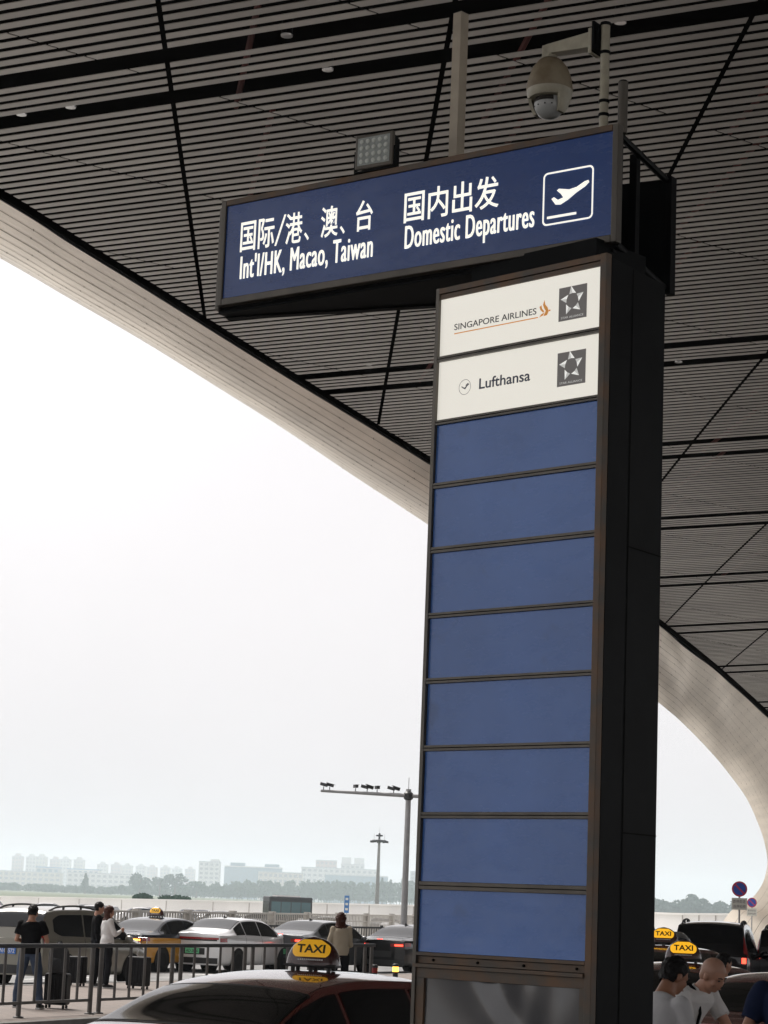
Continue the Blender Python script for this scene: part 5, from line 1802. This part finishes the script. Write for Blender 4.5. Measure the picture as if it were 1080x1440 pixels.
def person(label, loc, rz, J, skin, shirt, trousers, hair='short', hair_m='hair', sleeve='short', seed=1.0, voxel=0.011, female=False, face=True, head=(0, 0, 0), strap=False, group=None, curl=(0.5, 0.5), palm=None, vneck=False):
    """J: joint positions in the figure's own space, facing +y"""
    o = thing('person', label, 'person', loc, rz, group)
    if female:
        for q in ('shL', 'shR', 'elL', 'elR'): J[q] = V(J[q].x * 0.86, J[q].y, J[q].z)
    pel, chest, neck, hd = J['pelvis'], J['chest'], J['neck'], J['head']
    yaw = J.get('yaw', 0.0)
    k = 0.9 if female else 1.0
    tilt = math.atan2((chest - pel).y, (chest - pel).z)
    H = Matrix.Translation(hd) @ Matrix.Rotation(R(head[0]), 4, 'Z') @ Matrix.Rotation(R(head[1]), 4, 'X') @ Matrix.Rotation(R(head[2]), 4, 'Y')
    mb = MB()
    torso_rings(mb, [(pel + V(0, 0, -0.10), 0.11 * k, 0.09, 0, 0), (pel, 0.155, 0.11, 0, tilt * 0.3), (pel.lerp(chest, 0.45), 0.135 * k, 0.095 * k, yaw * 0.5, tilt), (chest, 0.165 * k, 0.112 * k, yaw, tilt),
                     (chest.lerp(neck, 0.55), 0.165 * k, 0.095 * k, yaw, tilt), (chest.lerp(neck, 0.85), 0.105 * k, 0.07 * k, yaw, tilt), (neck, 0.06, 0.06, yaw, tilt)])
    limb(mb, [neck - (neck - chest) * 0.12, neck.lerp(hd, 0.45), hd + (H.to_3x3() @ V(0, -0.02, -0.03))], [0.062 * k, 0.056 * k, 0.055 * k])
    head_shape(mb, H)
    for i, s_ in enumerate('LR'):
        sh, el, wr = J['sh' + s_], J['el' + s_], J['wr' + s_]
        limb(mb, [sh, sh.lerp(el, 0.35), el, el.lerp(wr, 0.3), wr], [0.058 * k, 0.050 * k, 0.040 * k, 0.041 * k, 0.027 * k])
        pn = (palm[i] if palm else V(1 if s_ == 'L' else -1, 0.2, 0))
        hand(mb, wr, J.get('hd' + s_, wr - el), pn, curl[i], 1 if s_ == 'L' else -1)
        hp, kn, an = J['hp' + s_], J['kn' + s_], J['an' + s_]
        limb(mb, [hp, hp.lerp(kn, 0.4), kn, kn.lerp(an, 0.3), an], [0.088, 0.075, 0.053, 0.055, 0.036])
    body = remeshed(mb, 'body', M_[skin], o, voxel, 4)
    if face: face_parts(body, H)
    # shirt
    mb = MB()
    g = 0.020
    torso_rings(mb, [(pel + V(0, 0, -0.06), 0.158 + g, 0.118 + g, 0, 0), (pel + V(0, 0, 0.06), 0.155 + g, 0.112 + g, 0, tilt * 0.3), (pel.lerp(chest, 0.5), 0.142 * k + g, 0.102 * k + g, yaw * 0.5, tilt), (chest, 0.170 * k + g, 0.115 * k + g, yaw, tilt),
                     (chest.lerp(neck, 0.55), 0.172 * k + g, 0.098 * k + g, yaw, tilt), (chest.lerp(neck, 0.82), 0.112 * k + g, 0.074 * k + g, yaw, tilt), (chest.lerp(neck, 0.93), 0.07, 0.068, yaw, tilt)])
    for s_ in 'LR':
        sh, el, wr = J['sh' + s_], J['el' + s_], J['wr' + s_]
        if sleeve == 'short':
            e = sh.lerp(el, 0.66)
            mb.tube([sh + (sh - el) * 0.05, sh.lerp(el, 0.3), e], [0.067 * k, 0.068 * k, 0.070 * k], 16)
            mb.sphere(sh, 0.069 * k, 14, 10)
        else:
            limb(mb, [sh, sh.lerp(el, 0.4), el, el.lerp(wr, 0.35), wr.lerp(el, 0.06)], [0.070 * k, 0.066 * k, 0.058 * k, 0.054 * k, 0.042 * k])
    st = remeshed(mb, 'shirt', M_[shirt], o, voxel, 4, folds(seed))
    if vneck:
        nb = MB()
        pts = [V(math.sin(a) * 0.078, math.cos(a) * 0.075 + 0.012, 0.012 - 0.055 * max(0, math.cos(a))) for a in [2 * PI * q / 20 for q in range(20)]]
        M = Matrix.Translation(chest.lerp(neck, 0.90)) @ Matrix.Rotation(yaw, 4, 'Z') @ Matrix.Rotation(-tilt, 4, 'X')
        pts = [M @ p for p in pts]
        nb.tube(pts + [pts[0]], 0.009, 6, cap=False); nb.build('collar', M_[shirt], st)
    if strap:
        M = Matrix.Translation(chest) @ Matrix.Rotation(yaw, 4, 'Z') @ Matrix.Rotation(-tilt, 4, 'X')
        nb = MB()
        path = [M @ V(*p) for p in ((0.10, -0.02, 0.19), (0.088, 0.085, 0.15), (0.05, 0.142, 0.02), (0.0, 0.140, -0.16), (-0.07, 0.132, -0.30), (-0.15, 0.06, -0.36))]
        for a, b_ in zip(path, path[1:]):
            nb.tube([a, b_], 0.013, 6)
        nb.build('strap', M_['cloth_black'], o)
    # trousers and shoes
    mb = MB()
    torso_rings(mb, [(pel + V(0, 0, -0.10), 0.145, 0.115, 0, 0), (pel + V(0, 0, -0.02), 0.160, 0.122, 0, 0), (pel + V(0, 0, 0.055), 0.150, 0.112, 0, 0)])
    for s_ in 'LR':
        hp, kn, an = J['hp' + s_], J['kn' + s_], J['an' + s_]
        limb(mb, [hp, hp.lerp(kn, 0.4), kn, kn.lerp(an, 0.4), an + V(0, 0, 0.03)], [0.103, 0.092, 0.072, 0.070, 0.062])
    remeshed(mb, 'trousers', M_[trousers], o, voxel * 1.2, 4, folds(seed + 3, 0.005))
    for s_ in 'LR':
        an = J['an' + s_]
        ty = R(8 if s_ == 'R' else -8) * -1
        M = Matrix.Translation((an.x, an.y, 0)) @ Matrix.Rotation(ty, 4, 'Z')
        mb = MB()
        mb.sphere((0, -0.02, 0.052), 0.05, 14, 10, (0.9, 1.1, 0.98), M); mb.sphere((0, 0.10, 0.040), 0.048, 14, 10, (1.0, 1.5, 0.72), M); mb.sphere((0, 0.04, 0.046), 0.047, 14, 10, (0.92, 1.6, 0.85), M)
        sh_ = remeshed(mb, 'shoe', M_['shoe'], o, 0.012, 3)
        mb = MB(); mb.tube([M @ V(0, -0.065, 0.010), M @ V(0, 0.02, 0.010), M @ V(0, 0.10, 0.010), M @ V(0, 0.165, 0.010)], [0.040, 0.044, 0.050, 0.032], 12)
        for i_, v in enumerate(mb.v): mb.v[i_] = (v[0], v[1], min(0.022, max(0.001, v[2])))
        mb.build('sole', M_['sole'], sh_)
    if hair == 'short': hair_short(o, H, M_[hair_m])
    elif hair == 'long': hair_long(o, H, M_[hair_m])
    elif hair == 'shaved':
        hair_short(o, H, M_[hair_m], grow=0.0035)
    return o


def stand(h=1.70, **kw):
    """joints of a standing figure of height h"""
    k = h / 1.70
    J = dict(pelvis=V(0, 0, 0.95), chest=V(0, 0.0, 1.26), neck=V(0, -0.015, 1.445), head=V(0, 0.02, 1.575),
             shL=V(-0.185, -0.01, 1.385), shR=V(0.185, -0.01, 1.385), elL=V(-0.245, -0.03, 1.10), elR=V(0.245, -0.03, 1.10), wrL=V(-0.25, 0.06, 0.86), wrR=V(0.25, 0.06, 0.86),
             hpL=V(-0.09, 0, 0.89), hpR=V(0.09, 0, 0.89), knL=V(-0.11, 0.02, 0.49), knR=V(0.11, 0.02, 0.49), anL=V(-0.12, -0.02, 0.085), anR=V(0.12, -0.02, 0.085))
    J.update(kw)
    for q in J:
        if q != 'yaw': J[q] = J[q] * k
    return J

PZ = 0.15
# by the railing
person('man in black T-shirt and jeans behind the railing with his back turned', (-5.62, 37.45, PZ), -R(8),
       stand(1.69, anL=V(-0.20, 0.0, 0.085), knL=V(-0.16, 0.02, 0.49), anR=V(0.24, -0.10, 0.085), knR=V(0.17, 0.0, 0.49), elL=V(-0.25, 0.0, 1.12), wrL=V(-0.12, 0.22, 1.10), elR=V(0.27, 0.03, 1.12), wrR=V(0.20, 0.25, 1.06)),
       'skin', 'cloth_black', 'denim', seed=1.0, voxel=0.012, head=(0, -14, 0), face=False)
person('woman in a white blouse with long brown hair standing on the island', (-5.40, 46.5, PZ), -R(62),
       stand(1.66, elR=V(0.22, 0.10, 1.12), wrR=V(0.10, 0.26, 1.20)), 'skin', 'cloth_white', 'cloth_dark', hair='long', hair_m='hair_brown', sleeve='long', seed=2.0, voxel=0.012, female=True, head=(0, -6, 0))
person('dark jacketed man with short hair standing left of the woman in white', (-5.66, 46.9, PZ), -R(80),
       stand(1.74, elL=V(-0.24, 0.10, 1.12), wrL=V(-0.12, 0.24, 1.06)), 'skin', 'cloth_black', 'cloth_dark', sleeve='long', seed=3.1, voxel=0.012, head=(8, -8, 0))
person('woman in a cream cardigan with brown hair beside the grey sedan', (-0.52, 44.0, PZ), R(12),
       stand(1.73, elL=V(-0.26, 0.02, 1.10), wrL=V(-0.16, 0.20, 1.02), elR=V(0.25, 0.05, 1.10), wrR=V(0.13, 0.22, 1.03)), 'skin', 'cloth_cream', 'cloth_dark', hair='long', hair_m='hair_brown', sleeve='long', seed=4.0, voxel=0.012, female=True, face=False, head=(-22, -4, 0))
# right of the totem
person('dark haired man in a pale grey T-shirt next to the totem', (1.94, 15.5, PZ), -R(56),
       stand(1.70, chest=V(0.0, 0.10, 1.245), neck=V(0.0, 0.19, 1.415), head=V(0.0, 0.265, 1.525), shL=V(-0.19, 0.16, 1.36), shR=V(0.19, 0.15, 1.345), elL=V(-0.24, 0.30, 1.10), elR=V(0.25, 0.22, 1.07),
             wrL=V(-0.14, 0.50, 0.98), wrR=V(0.20, 0.44, 0.93)), 'skin_tan', 'cloth_grey', 'cloth_dark', seed=5.0, voxel=0.0095, head=(-8, -24, 0))
person('bald man in a white T-shirt with a black strap leaning forward', (2.39, 17.4, PZ), -R(128),
       stand(1.73, chest=V(0.0, 0.13, 1.235), neck=V(0.0, 0.25, 1.385), head=V(0.0, 0.345, 1.475), shL=V(-0.20, 0.20, 1.34), shR=V(0.20, 0.20, 1.32), elL=V(-0.23, 0.36, 1.07), elR=V(0.24, 0.26, 1.05),
             wrL=V(-0.10, 0.56, 0.95), wrR=V(0.15, 0.48, 0.93)), 'skin', 'cloth_white', 'cloth_dark', hair='shaved', hair_m='stubble', seed=6.3, voxel=0.0095, head=(-4, -28, 4), strap=True, vneck=True)
person('person in a navy T-shirt with folded arms cut by the right edge', (2.67, 14.0, PZ), R(150),
       stand(1.84, elL=V(-0.26, 0.08, 1.13), elR=V(0.27, 0.08, 1.13), wrL=V(0.10, 0.22, 1.14), wrR=V(-0.10, 0.21, 1.18), hdL=V(1, 0.1, 0.1), hdR=V(-1, 0.1, 0.1)), 'skin', 'cloth_navy', 'cloth_dark', seed=7.0, voxel=0.0095,
       palm=(V(0, -1, 0), V(0, -1, 0)))
person('dark haired person half hidden between the maroon taxis behind the bald man', (4.42, 27.7, 0.004), -R(60), stand(1.64), 'skin', 'cloth_black', 'cloth_dark', hair_m='hair', seed=8.0, voxel=0.014, head=(0, -10, 0))

# ------------------------------------------------------------------ luggage
def suitcase(label, loc, rz, w=0.42, h=0.56, d=0.26, handle=True, m='case_black'):
    t = thing('suitcase', label, 'suitcase', loc, rz)
    mb = MB(); mb.bbox(-w / 2, w / 2, -d / 2, d / 2, 0.06, 0.06 + h, 0.035); sh_ = mb.build('shell', M_[m], t)
    mb = MB()
    for k in range(5):
        x = -w / 2 + w * (k + 1) / 6
        mb.tube([(x, -d / 2 - 0.002, 0.12), (x, -d / 2 - 0.002, h)], 0.008, 6)
    mb.build('ribs', M_[m], sh_)
    for sx in (-1, 1):
        for sy in (-1, 1):
            mb = MB(); mb.lathe([(0.028, -0.015), (0.028, 0.015)], 12, M=Matrix.Translation((sx * (w / 2 - 0.05), sy * (d / 2 - 0.05), 0.03)) @ Matrix.Rotation(R(90), 4, 'Y')); mb.build('wheel', M_['tyre'], t)
    if handle:
        mb = MB(); mb.tube([(-0.11, d / 2 - 0.05, h), (-0.11, d / 2 - 0.05, h + 0.45), (0.11, d / 2 - 0.05, h + 0.45), (0.11, d / 2 - 0.05, h)], 0.010, 8); mb.build('handle', M_['chrome'], t)
    return t
suitcase('black ribbed suitcase with a backpack on it beside the man in black', (-5.17, 37.75, PZ), -R(12), 0.40, 0.52, 0.26)
t = thing('backpack', 'dark grey backpack set on the black suitcase', 'backpack', (-5.17, 37.72, PZ + 0.585), -R(12))
mb = MB()
for z, a, b_ in ((0.0, 0.13, 0.09), (0.06, 0.17, 0.12), (0.2, 0.18, 0.13), (0.34, 0.165, 0.11), (0.43, 0.12, 0.08), (0.47, 0.05, 0.04)):
    mb.sphere((0, 0, max(0.05, z)), 0.05, 8, 6)
torso_rings(mb, [(V(0, 0, 0.0), 0.15, 0.10, 0, 0), (V(0, 0, 0.05), 0.175, 0.125, 0, 0), (V(0, 0, 0.22), 0.185, 0.135, 0, 0), (V(0, 0, 0.36), 0.165, 0.115, 0, 0), (V(0, 0, 0.44), 0.12, 0.085, 0, 0), (V(0, 0, 0.475), 0.05, 0.04, 0, 0)])
remeshed(mb, 'bag', M_['bag_grey'], t, 0.012, 5, folds(9, 0.004))
mb = MB(); torso_rings(mb, [(V(0, -0.11, 0.06), 0.11, 0.04, 0, 0), (V(0, -0.125, 0.12), 0.125, 0.05, 0, 0), (V(0, -0.12, 0.22), 0.115, 0.045, 0, 0), (V(0, -0.11, 0.25), 0.07, 0.03, 0, 0)]); mb.build('front_pocket', M_['bag_grey'], t)
mb = MB(); mb.tube([(-0.05, 0, 0.47), (-0.03, 0, 0.52), (0.03, 0, 0.52), (0.05, 0, 0.47)], 0.009, 6); mb.build('loop', M_['bag_grey'], t)
suitcase('black suitcase with raised handle right of the woman in white', (-4.72, 46.6, PZ), -R(30), 0.46, 0.60, 0.27)
suitcase('black suitcase standing left of the dark jacketed man', (-6.05, 46.9, PZ), -R(20), 0.40, 0.55, 0.25, handle=False)

# ------------------------------------------------------------------ far buildings
FAR = 3.0                                    # city blocks stand three kilometres and more away
def far_z(z): return CH + (z - CH) * FAR


def building(name, label, x0, x1, y, ztop, m, rows, cols, depth=14, roof=None, roofm='bl_grey', cat='building', group=None, zb=-1.1, wm='bl_window', first=None, bump=None, yaw=0):
    x0, x1, y, ztop, depth = x0 * FAR, x1 * FAR, y * FAR, far_z(ztop), depth * FAR
    t = thing(name, label, cat, ((x0 + x1) / 2, y, zb), R(yaw), group)
    w, h = (x1 - x0), ztop - zb
    mb = MB(); mb.box(-w / 2, w / 2, 0, depth, 0, h); mb.build('wall', M_[m], t)
    mb = MB(); mb.box(-w / 2 - 0.4, w / 2 + 0.4, -0.4, depth + 0.4, h + 0.003, h + 2.0); rf = mb.build('roof', M_[roofm], t)
    if bump:
        for a, b_, hh_ in bump:
            mb = MB(); mb.box(-w / 2 + a * w, -w / 2 + b_ * w, 2, depth - 2, h + 2.003, h + 2.0 + hh_ * FAR); mb.build('roof_house', M_[m], rf)
    sh_ = h / rows
    for r_ in range(rows):
        z = r_ * sh_ + sh_ * 0.28
        if z < 7.0: continue
        cw = w / cols
        for c in range(cols):
            x = -w / 2 + cw * (c + 0.5)
            mb = MB(); mb.box(x - cw * 0.29, x + cw * 0.29, -0.16, -0.01, z, z + sh_ * 0.5); mb.build('window', M_[wm], t)
    return t

apt = None
aw = ['first', 'second', 'third', 'fourth', 'fifth', 'sixth', 'seventh', 'eighth']
for i in range(6):
    x0 = -322 + 10.8 * i
    lab = '%s apartment block from the left in the taller far row' % aw[i]
    building('apartment_block', lab, x0, x0 + 8.6, 2000 + (i % 2) * 12, 30.6 - 0.45 * i + 0.6 * (i % 3), ['bl_pink', 'bl_white', 'bl_cream'][i % 3], 9, 3, group='far apartment blocks of the taller row', bump=[(0.3, 0.7, 2.2)])
for i in range(8):
    x0 = -250 + 11.4 * i
    lab = '%s apartment block from the left in the lower far row' % aw[i]
    building('apartment_block', lab, x0, x0 + 8.8, 2040 + (i % 2) * 10, 26.8 - 0.25 * i + 0.5 * (i % 2), ['bl_white', 'bl_pink', 'bl_cream'][i % 3], 8, 3, group='far apartment blocks of the lower row', bump=[(0.3, 0.7, 2.0)])
building('office_building', 'long low cream office at far left under the apartment blocks', -262, -208, 1500, 13.4, 'bl_cream', 4, 14)
building('office_building', 'cream low office wing in the middle left behind the trees', -205, -158, 1510, 14.2, 'bl_white', 4, 12)
building('hall', 'low hall with a bright blue roof at the left', -231, -215, 1540, 17.2, 'bl_grey', 4, 4, roofm='bl_blue', wm='bl_glass')
building('hall', 'second longer hall with a blue roof right of the first', -210, -188, 1545, 16.8, 'bl_white', 4, 6, roofm='bl_blue', wm='bl_glass')
building('office_building', 'cream tower block rising left of the dark trees', -115, -101, 1495, 24.6, 'bl_white', 8, 4, bump=[(0.55, 0.95, 1.5)])
building('office_building', 'blue glass office right of the cream tower block', -99, -60, 1515, 22.6, 'bl_glass', 6, 8, bump=[(0.1, 0.35, 2.2), (0.7, 0.95, 2.0)], roofm='bl_white', wm='bl_glass')
building('office_building', 'wide cream office with many window rows above the bus', -70, -42, 1400, 18.3, 'bl_cream', 5, 9)
building('office_building', 'pinkish upper block standing above the blue office front', -39, -24, 1600, 30.4, 'bl_pink', 9, 5)
building('office_building', 'tallest pale block with two stepped roof towers', -21, -4, 1610, 28.5, 'bl_white', 9, 5, bump=[(0.02, 0.42, 4.6), (0.56, 0.98, 4.4)])
building('office_building', 'broad pale terrace block under the two roof towers', -48, 6, 1560, 24.5, 'bl_white', 7, 14)
building('office_building', 'long blue glass office front left of the light mast', -29, 12, 1450, 18.8, 'bl_glass', 5, 14, wm='bl_glass')
building('office_building', 'pale tower just left of the totem', 27.5, 42, 1500, 23.6, 'bl_grey', 8, 4)

# ------------------------------------------------------------------ far trees
def leaf_cloud(mb, c, rx, ry, rz_, n, size, rnd):
    for _ in range(n):
        while True:
            p = V(rnd.uniform(-1, 1), rnd.uniform(-1, 1), rnd.uniform(-1, 1))
            if 0.25 < p.length < 1: break
        q = V(c[0] + p.x * rx, c[1] + p.y * ry, c[2] + p.z * rz_)
        a = rnd.uniform(0, PI); s_ = size * rnd.uniform(0.6, 1.3)
        u = V(math.cos(a), rnd.uniform(-0.6, 0.6), math.sin(a)).normalized() * s_
        w_ = V(-math.sin(a), rnd.uniform(-0.8, 0.8), math.cos(a)).normalized() * s_ * 0.7
        mb.add([q - u, q + w_ * 0.6, q + u, q - w_], [(0, 1, 2, 3)])


def tree(label, x, y, h, w, rnd, m='leaf', conif=False, group=None, size=0.7, zb=-1.1, n=420):
    x, y, h, w, size = x * FAR, y * FAR, far_z(h + zb) - zb, w * FAR, size * FAR * 0.75
    t = thing('tree', label, 'tree', (x, y, zb), 0, group)
    mb = MB(); mb.tube([(0, 0, 0), (0.1, 0, h * 0.4), (0.0, 0, h * 0.85)], [w * 0.05 + 0.08, w * 0.035 + 0.05, 0.05], 7)
    for k in range(5):
        a = rnd.uniform(0, 2 * PI); z = h * rnd.uniform(0.35, 0.6)
        mb.tube([(0.05, 0, z), (math.cos(a) * w * 0.3, math.sin(a) * w * 0.3, z + h * 0.22)], [0.10, 0.03], 5)
    mb.build('trunk', M_['bark'], t)
    mb = MB()
    if conif:
        for k in range(9):
            f = k / 8
            leaf_cloud(mb, (rnd.uniform(-0.1, 0.1) * w, 0, h * (0.25 + 0.72 * f)), w * 0.5 * (1.05 - f), w * 0.5 * (1.05 - f), h * 0.08, int(n / 11), size, rnd)
    else:
        for k in range(9):
            a = rnd.uniform(0, 2 * PI); r_ = rnd.uniform(0.1, 0.34) * w
            leaf_cloud(mb, (math.cos(a) * r_, math.sin(a) * r_, h * rnd.uniform(0.42, 0.84)), w * rnd.uniform(0.16, 0.28), w * 0.24, h * rnd.uniform(0.10, 0.17), n // 9, size, rnd)
    mb.build('crown', M_[m], t, fix=False)
    return t
rt = random.Random(21)
G1 = 'distinct trees before the far offices'
tree('broad rounded tree left in the clump behind the small taxi sign', -90.5, 880, 11.6, 12, rt, 'leaf2', group=G1, n=600)
tree('second broad tree of the clump right of the rounded one', -84.5, 900, 10.4, 10, rt, 'leaf2', group=G1, n=520)
tree('taller pointed tree in the middle of the clump left of the cream tower', -77.5, 890, 12.2, 9, rt, 'leaf2', group=G1, n=520)
tree('lower bushy tree at the right end of the clump by the cream tower', -70.0, 905, 9.6, 10, rt, 'leaf', group=G1, n=480)
tree('thin pointed tree standing alone left of the clump', -112.0, 880, 9.8, 4.2, rt, 'leaf2', True, group=G1)
tree('pointed conifer just right of the light mast', 5.2, 880, 12.6, 3.6, rt, 'leaf2', True, group=G1)
tree('second pointed conifer right of the light mast', 8.6, 880, 12.0, 3.4, rt, 'leaf2', True, group=G1)
tree('pointed conifer beside the gantry pole', 13.2, 882, 12.4, 3.2, rt, 'leaf2', True, group=G1)
tree('feathery tree nearest the totem on the right', 90.5, 700, 9.2, 7.0, rt, 'leaf2', group=G1, n=520)
tree('rounded tree in the middle of the right hand wood', 103.0, 700, 9.9, 8.5, rt, 'leaf2', group=G1, n=520)
tree('thin tree left of the larger no parking sign', 111.0, 705, 8.6, 5.0, rt, 'leaf2', group=G1, n=420)


def wood(name, label, x0, x1, y, htab, rnd, m, n):
    mb = MB()
    for k in range(n):
        f = (k + 0.5) / n
        x = lerp(x0, x1, f) + rnd.uniform(-2, 2)
        h = (far_z(interp(htab, x) * rnd.uniform(0.90, 1.06) - 1.1) + 1.1)
        x *= FAR
        yy = y * FAR + rnd.uniform(-50, 50)
        mb.tube([(x, yy, -1.1), (x, yy, -1.1 + h * 0.5)], 0.4, 5)
        for q in range(3):
            leaf_cloud(mb, (x + rnd.uniform(-4, 4), yy, -1.1 + h * (0.35 + 0.22 * q)), 8.0 * (1 - 0.22 * q), 7, h * 0.2, 44, 1.7, rnd)
    o = mb.build(name, M_[m], fix=False)
    tag(o, label, 'woodland', kind='stuff')
wood('woodland', 'hazy band of low trees along the left horizon', -190, -66, 930, [(-190, 4.6), (-140, 5.4), (-120, 5.2), (-100, 6.2), (-66, 8.0)], rt, 'leaf', 120)
wood('woodland', 'hazy band of taller trees behind the bus and masts', -66, 24, 930, [(-66, 8.2), (-50, 10.2), (-20, 11.2), (0, 11.8), (24, 13.4)], rt, 'leaf', 110)
wood('woodland', 'hazy wood on the right between totem and canopy foot', 84, 136, 720, [(84, 8.2), (95, 7.0), (102, 8.6), (110, 7.0), (118, 8.2), (136, 8.0)], rt, 'leaf2', 64)
for lab, x, w_ in (('small clipped bush above the parapet left of the blue marker', -23.9, 2.2), ('wider clipped bush above the parapet right of the small bush', -20.6, 3.6)):
    t = thing('bush', lab, 'bush', (x, 236.0, -1.1), 0, 'bushes behind the parapet')
    mb = MB(); mb.tube([(0, 0, 0), (0, 0, 2.0)], 0.08, 6); mb.build('trunk', M_['bark'], t)
    mb = MB(); leaf_cloud(mb, (0, 0, 2.75), w_ / 2, 0.8, 0.42, 260, 0.22, rt); mb.build('crown', M_['leaf2'], t, fix=False)

# ------------------------------------------------------------------ the air
mb = MB(); mb.box(-2700, 2700, -400, 7000, -2.4, 112.0)
hz = mb.build('haze', [])
m = bpy.data.materials.new('hazy_air')
m.use_nodes = True
nt = m.node_tree
nt.nodes.clear()
ou = nt.nodes.new('ShaderNodeOutputMaterial')
pv = nt.nodes.new('ShaderNodeVolumePrincipled')
pv.inputs['Color'].default_value = (0.82, 0.92, 1.0, 1)
pv.inputs['Density'].default_value = 0.00018
pv.inputs['Anisotropy'].default_value = 0.2
nt.links.new(pv.outputs[0], ou.inputs['Volume'])
hz.data.materials.append(m)
tag(hz, kind='stuff')
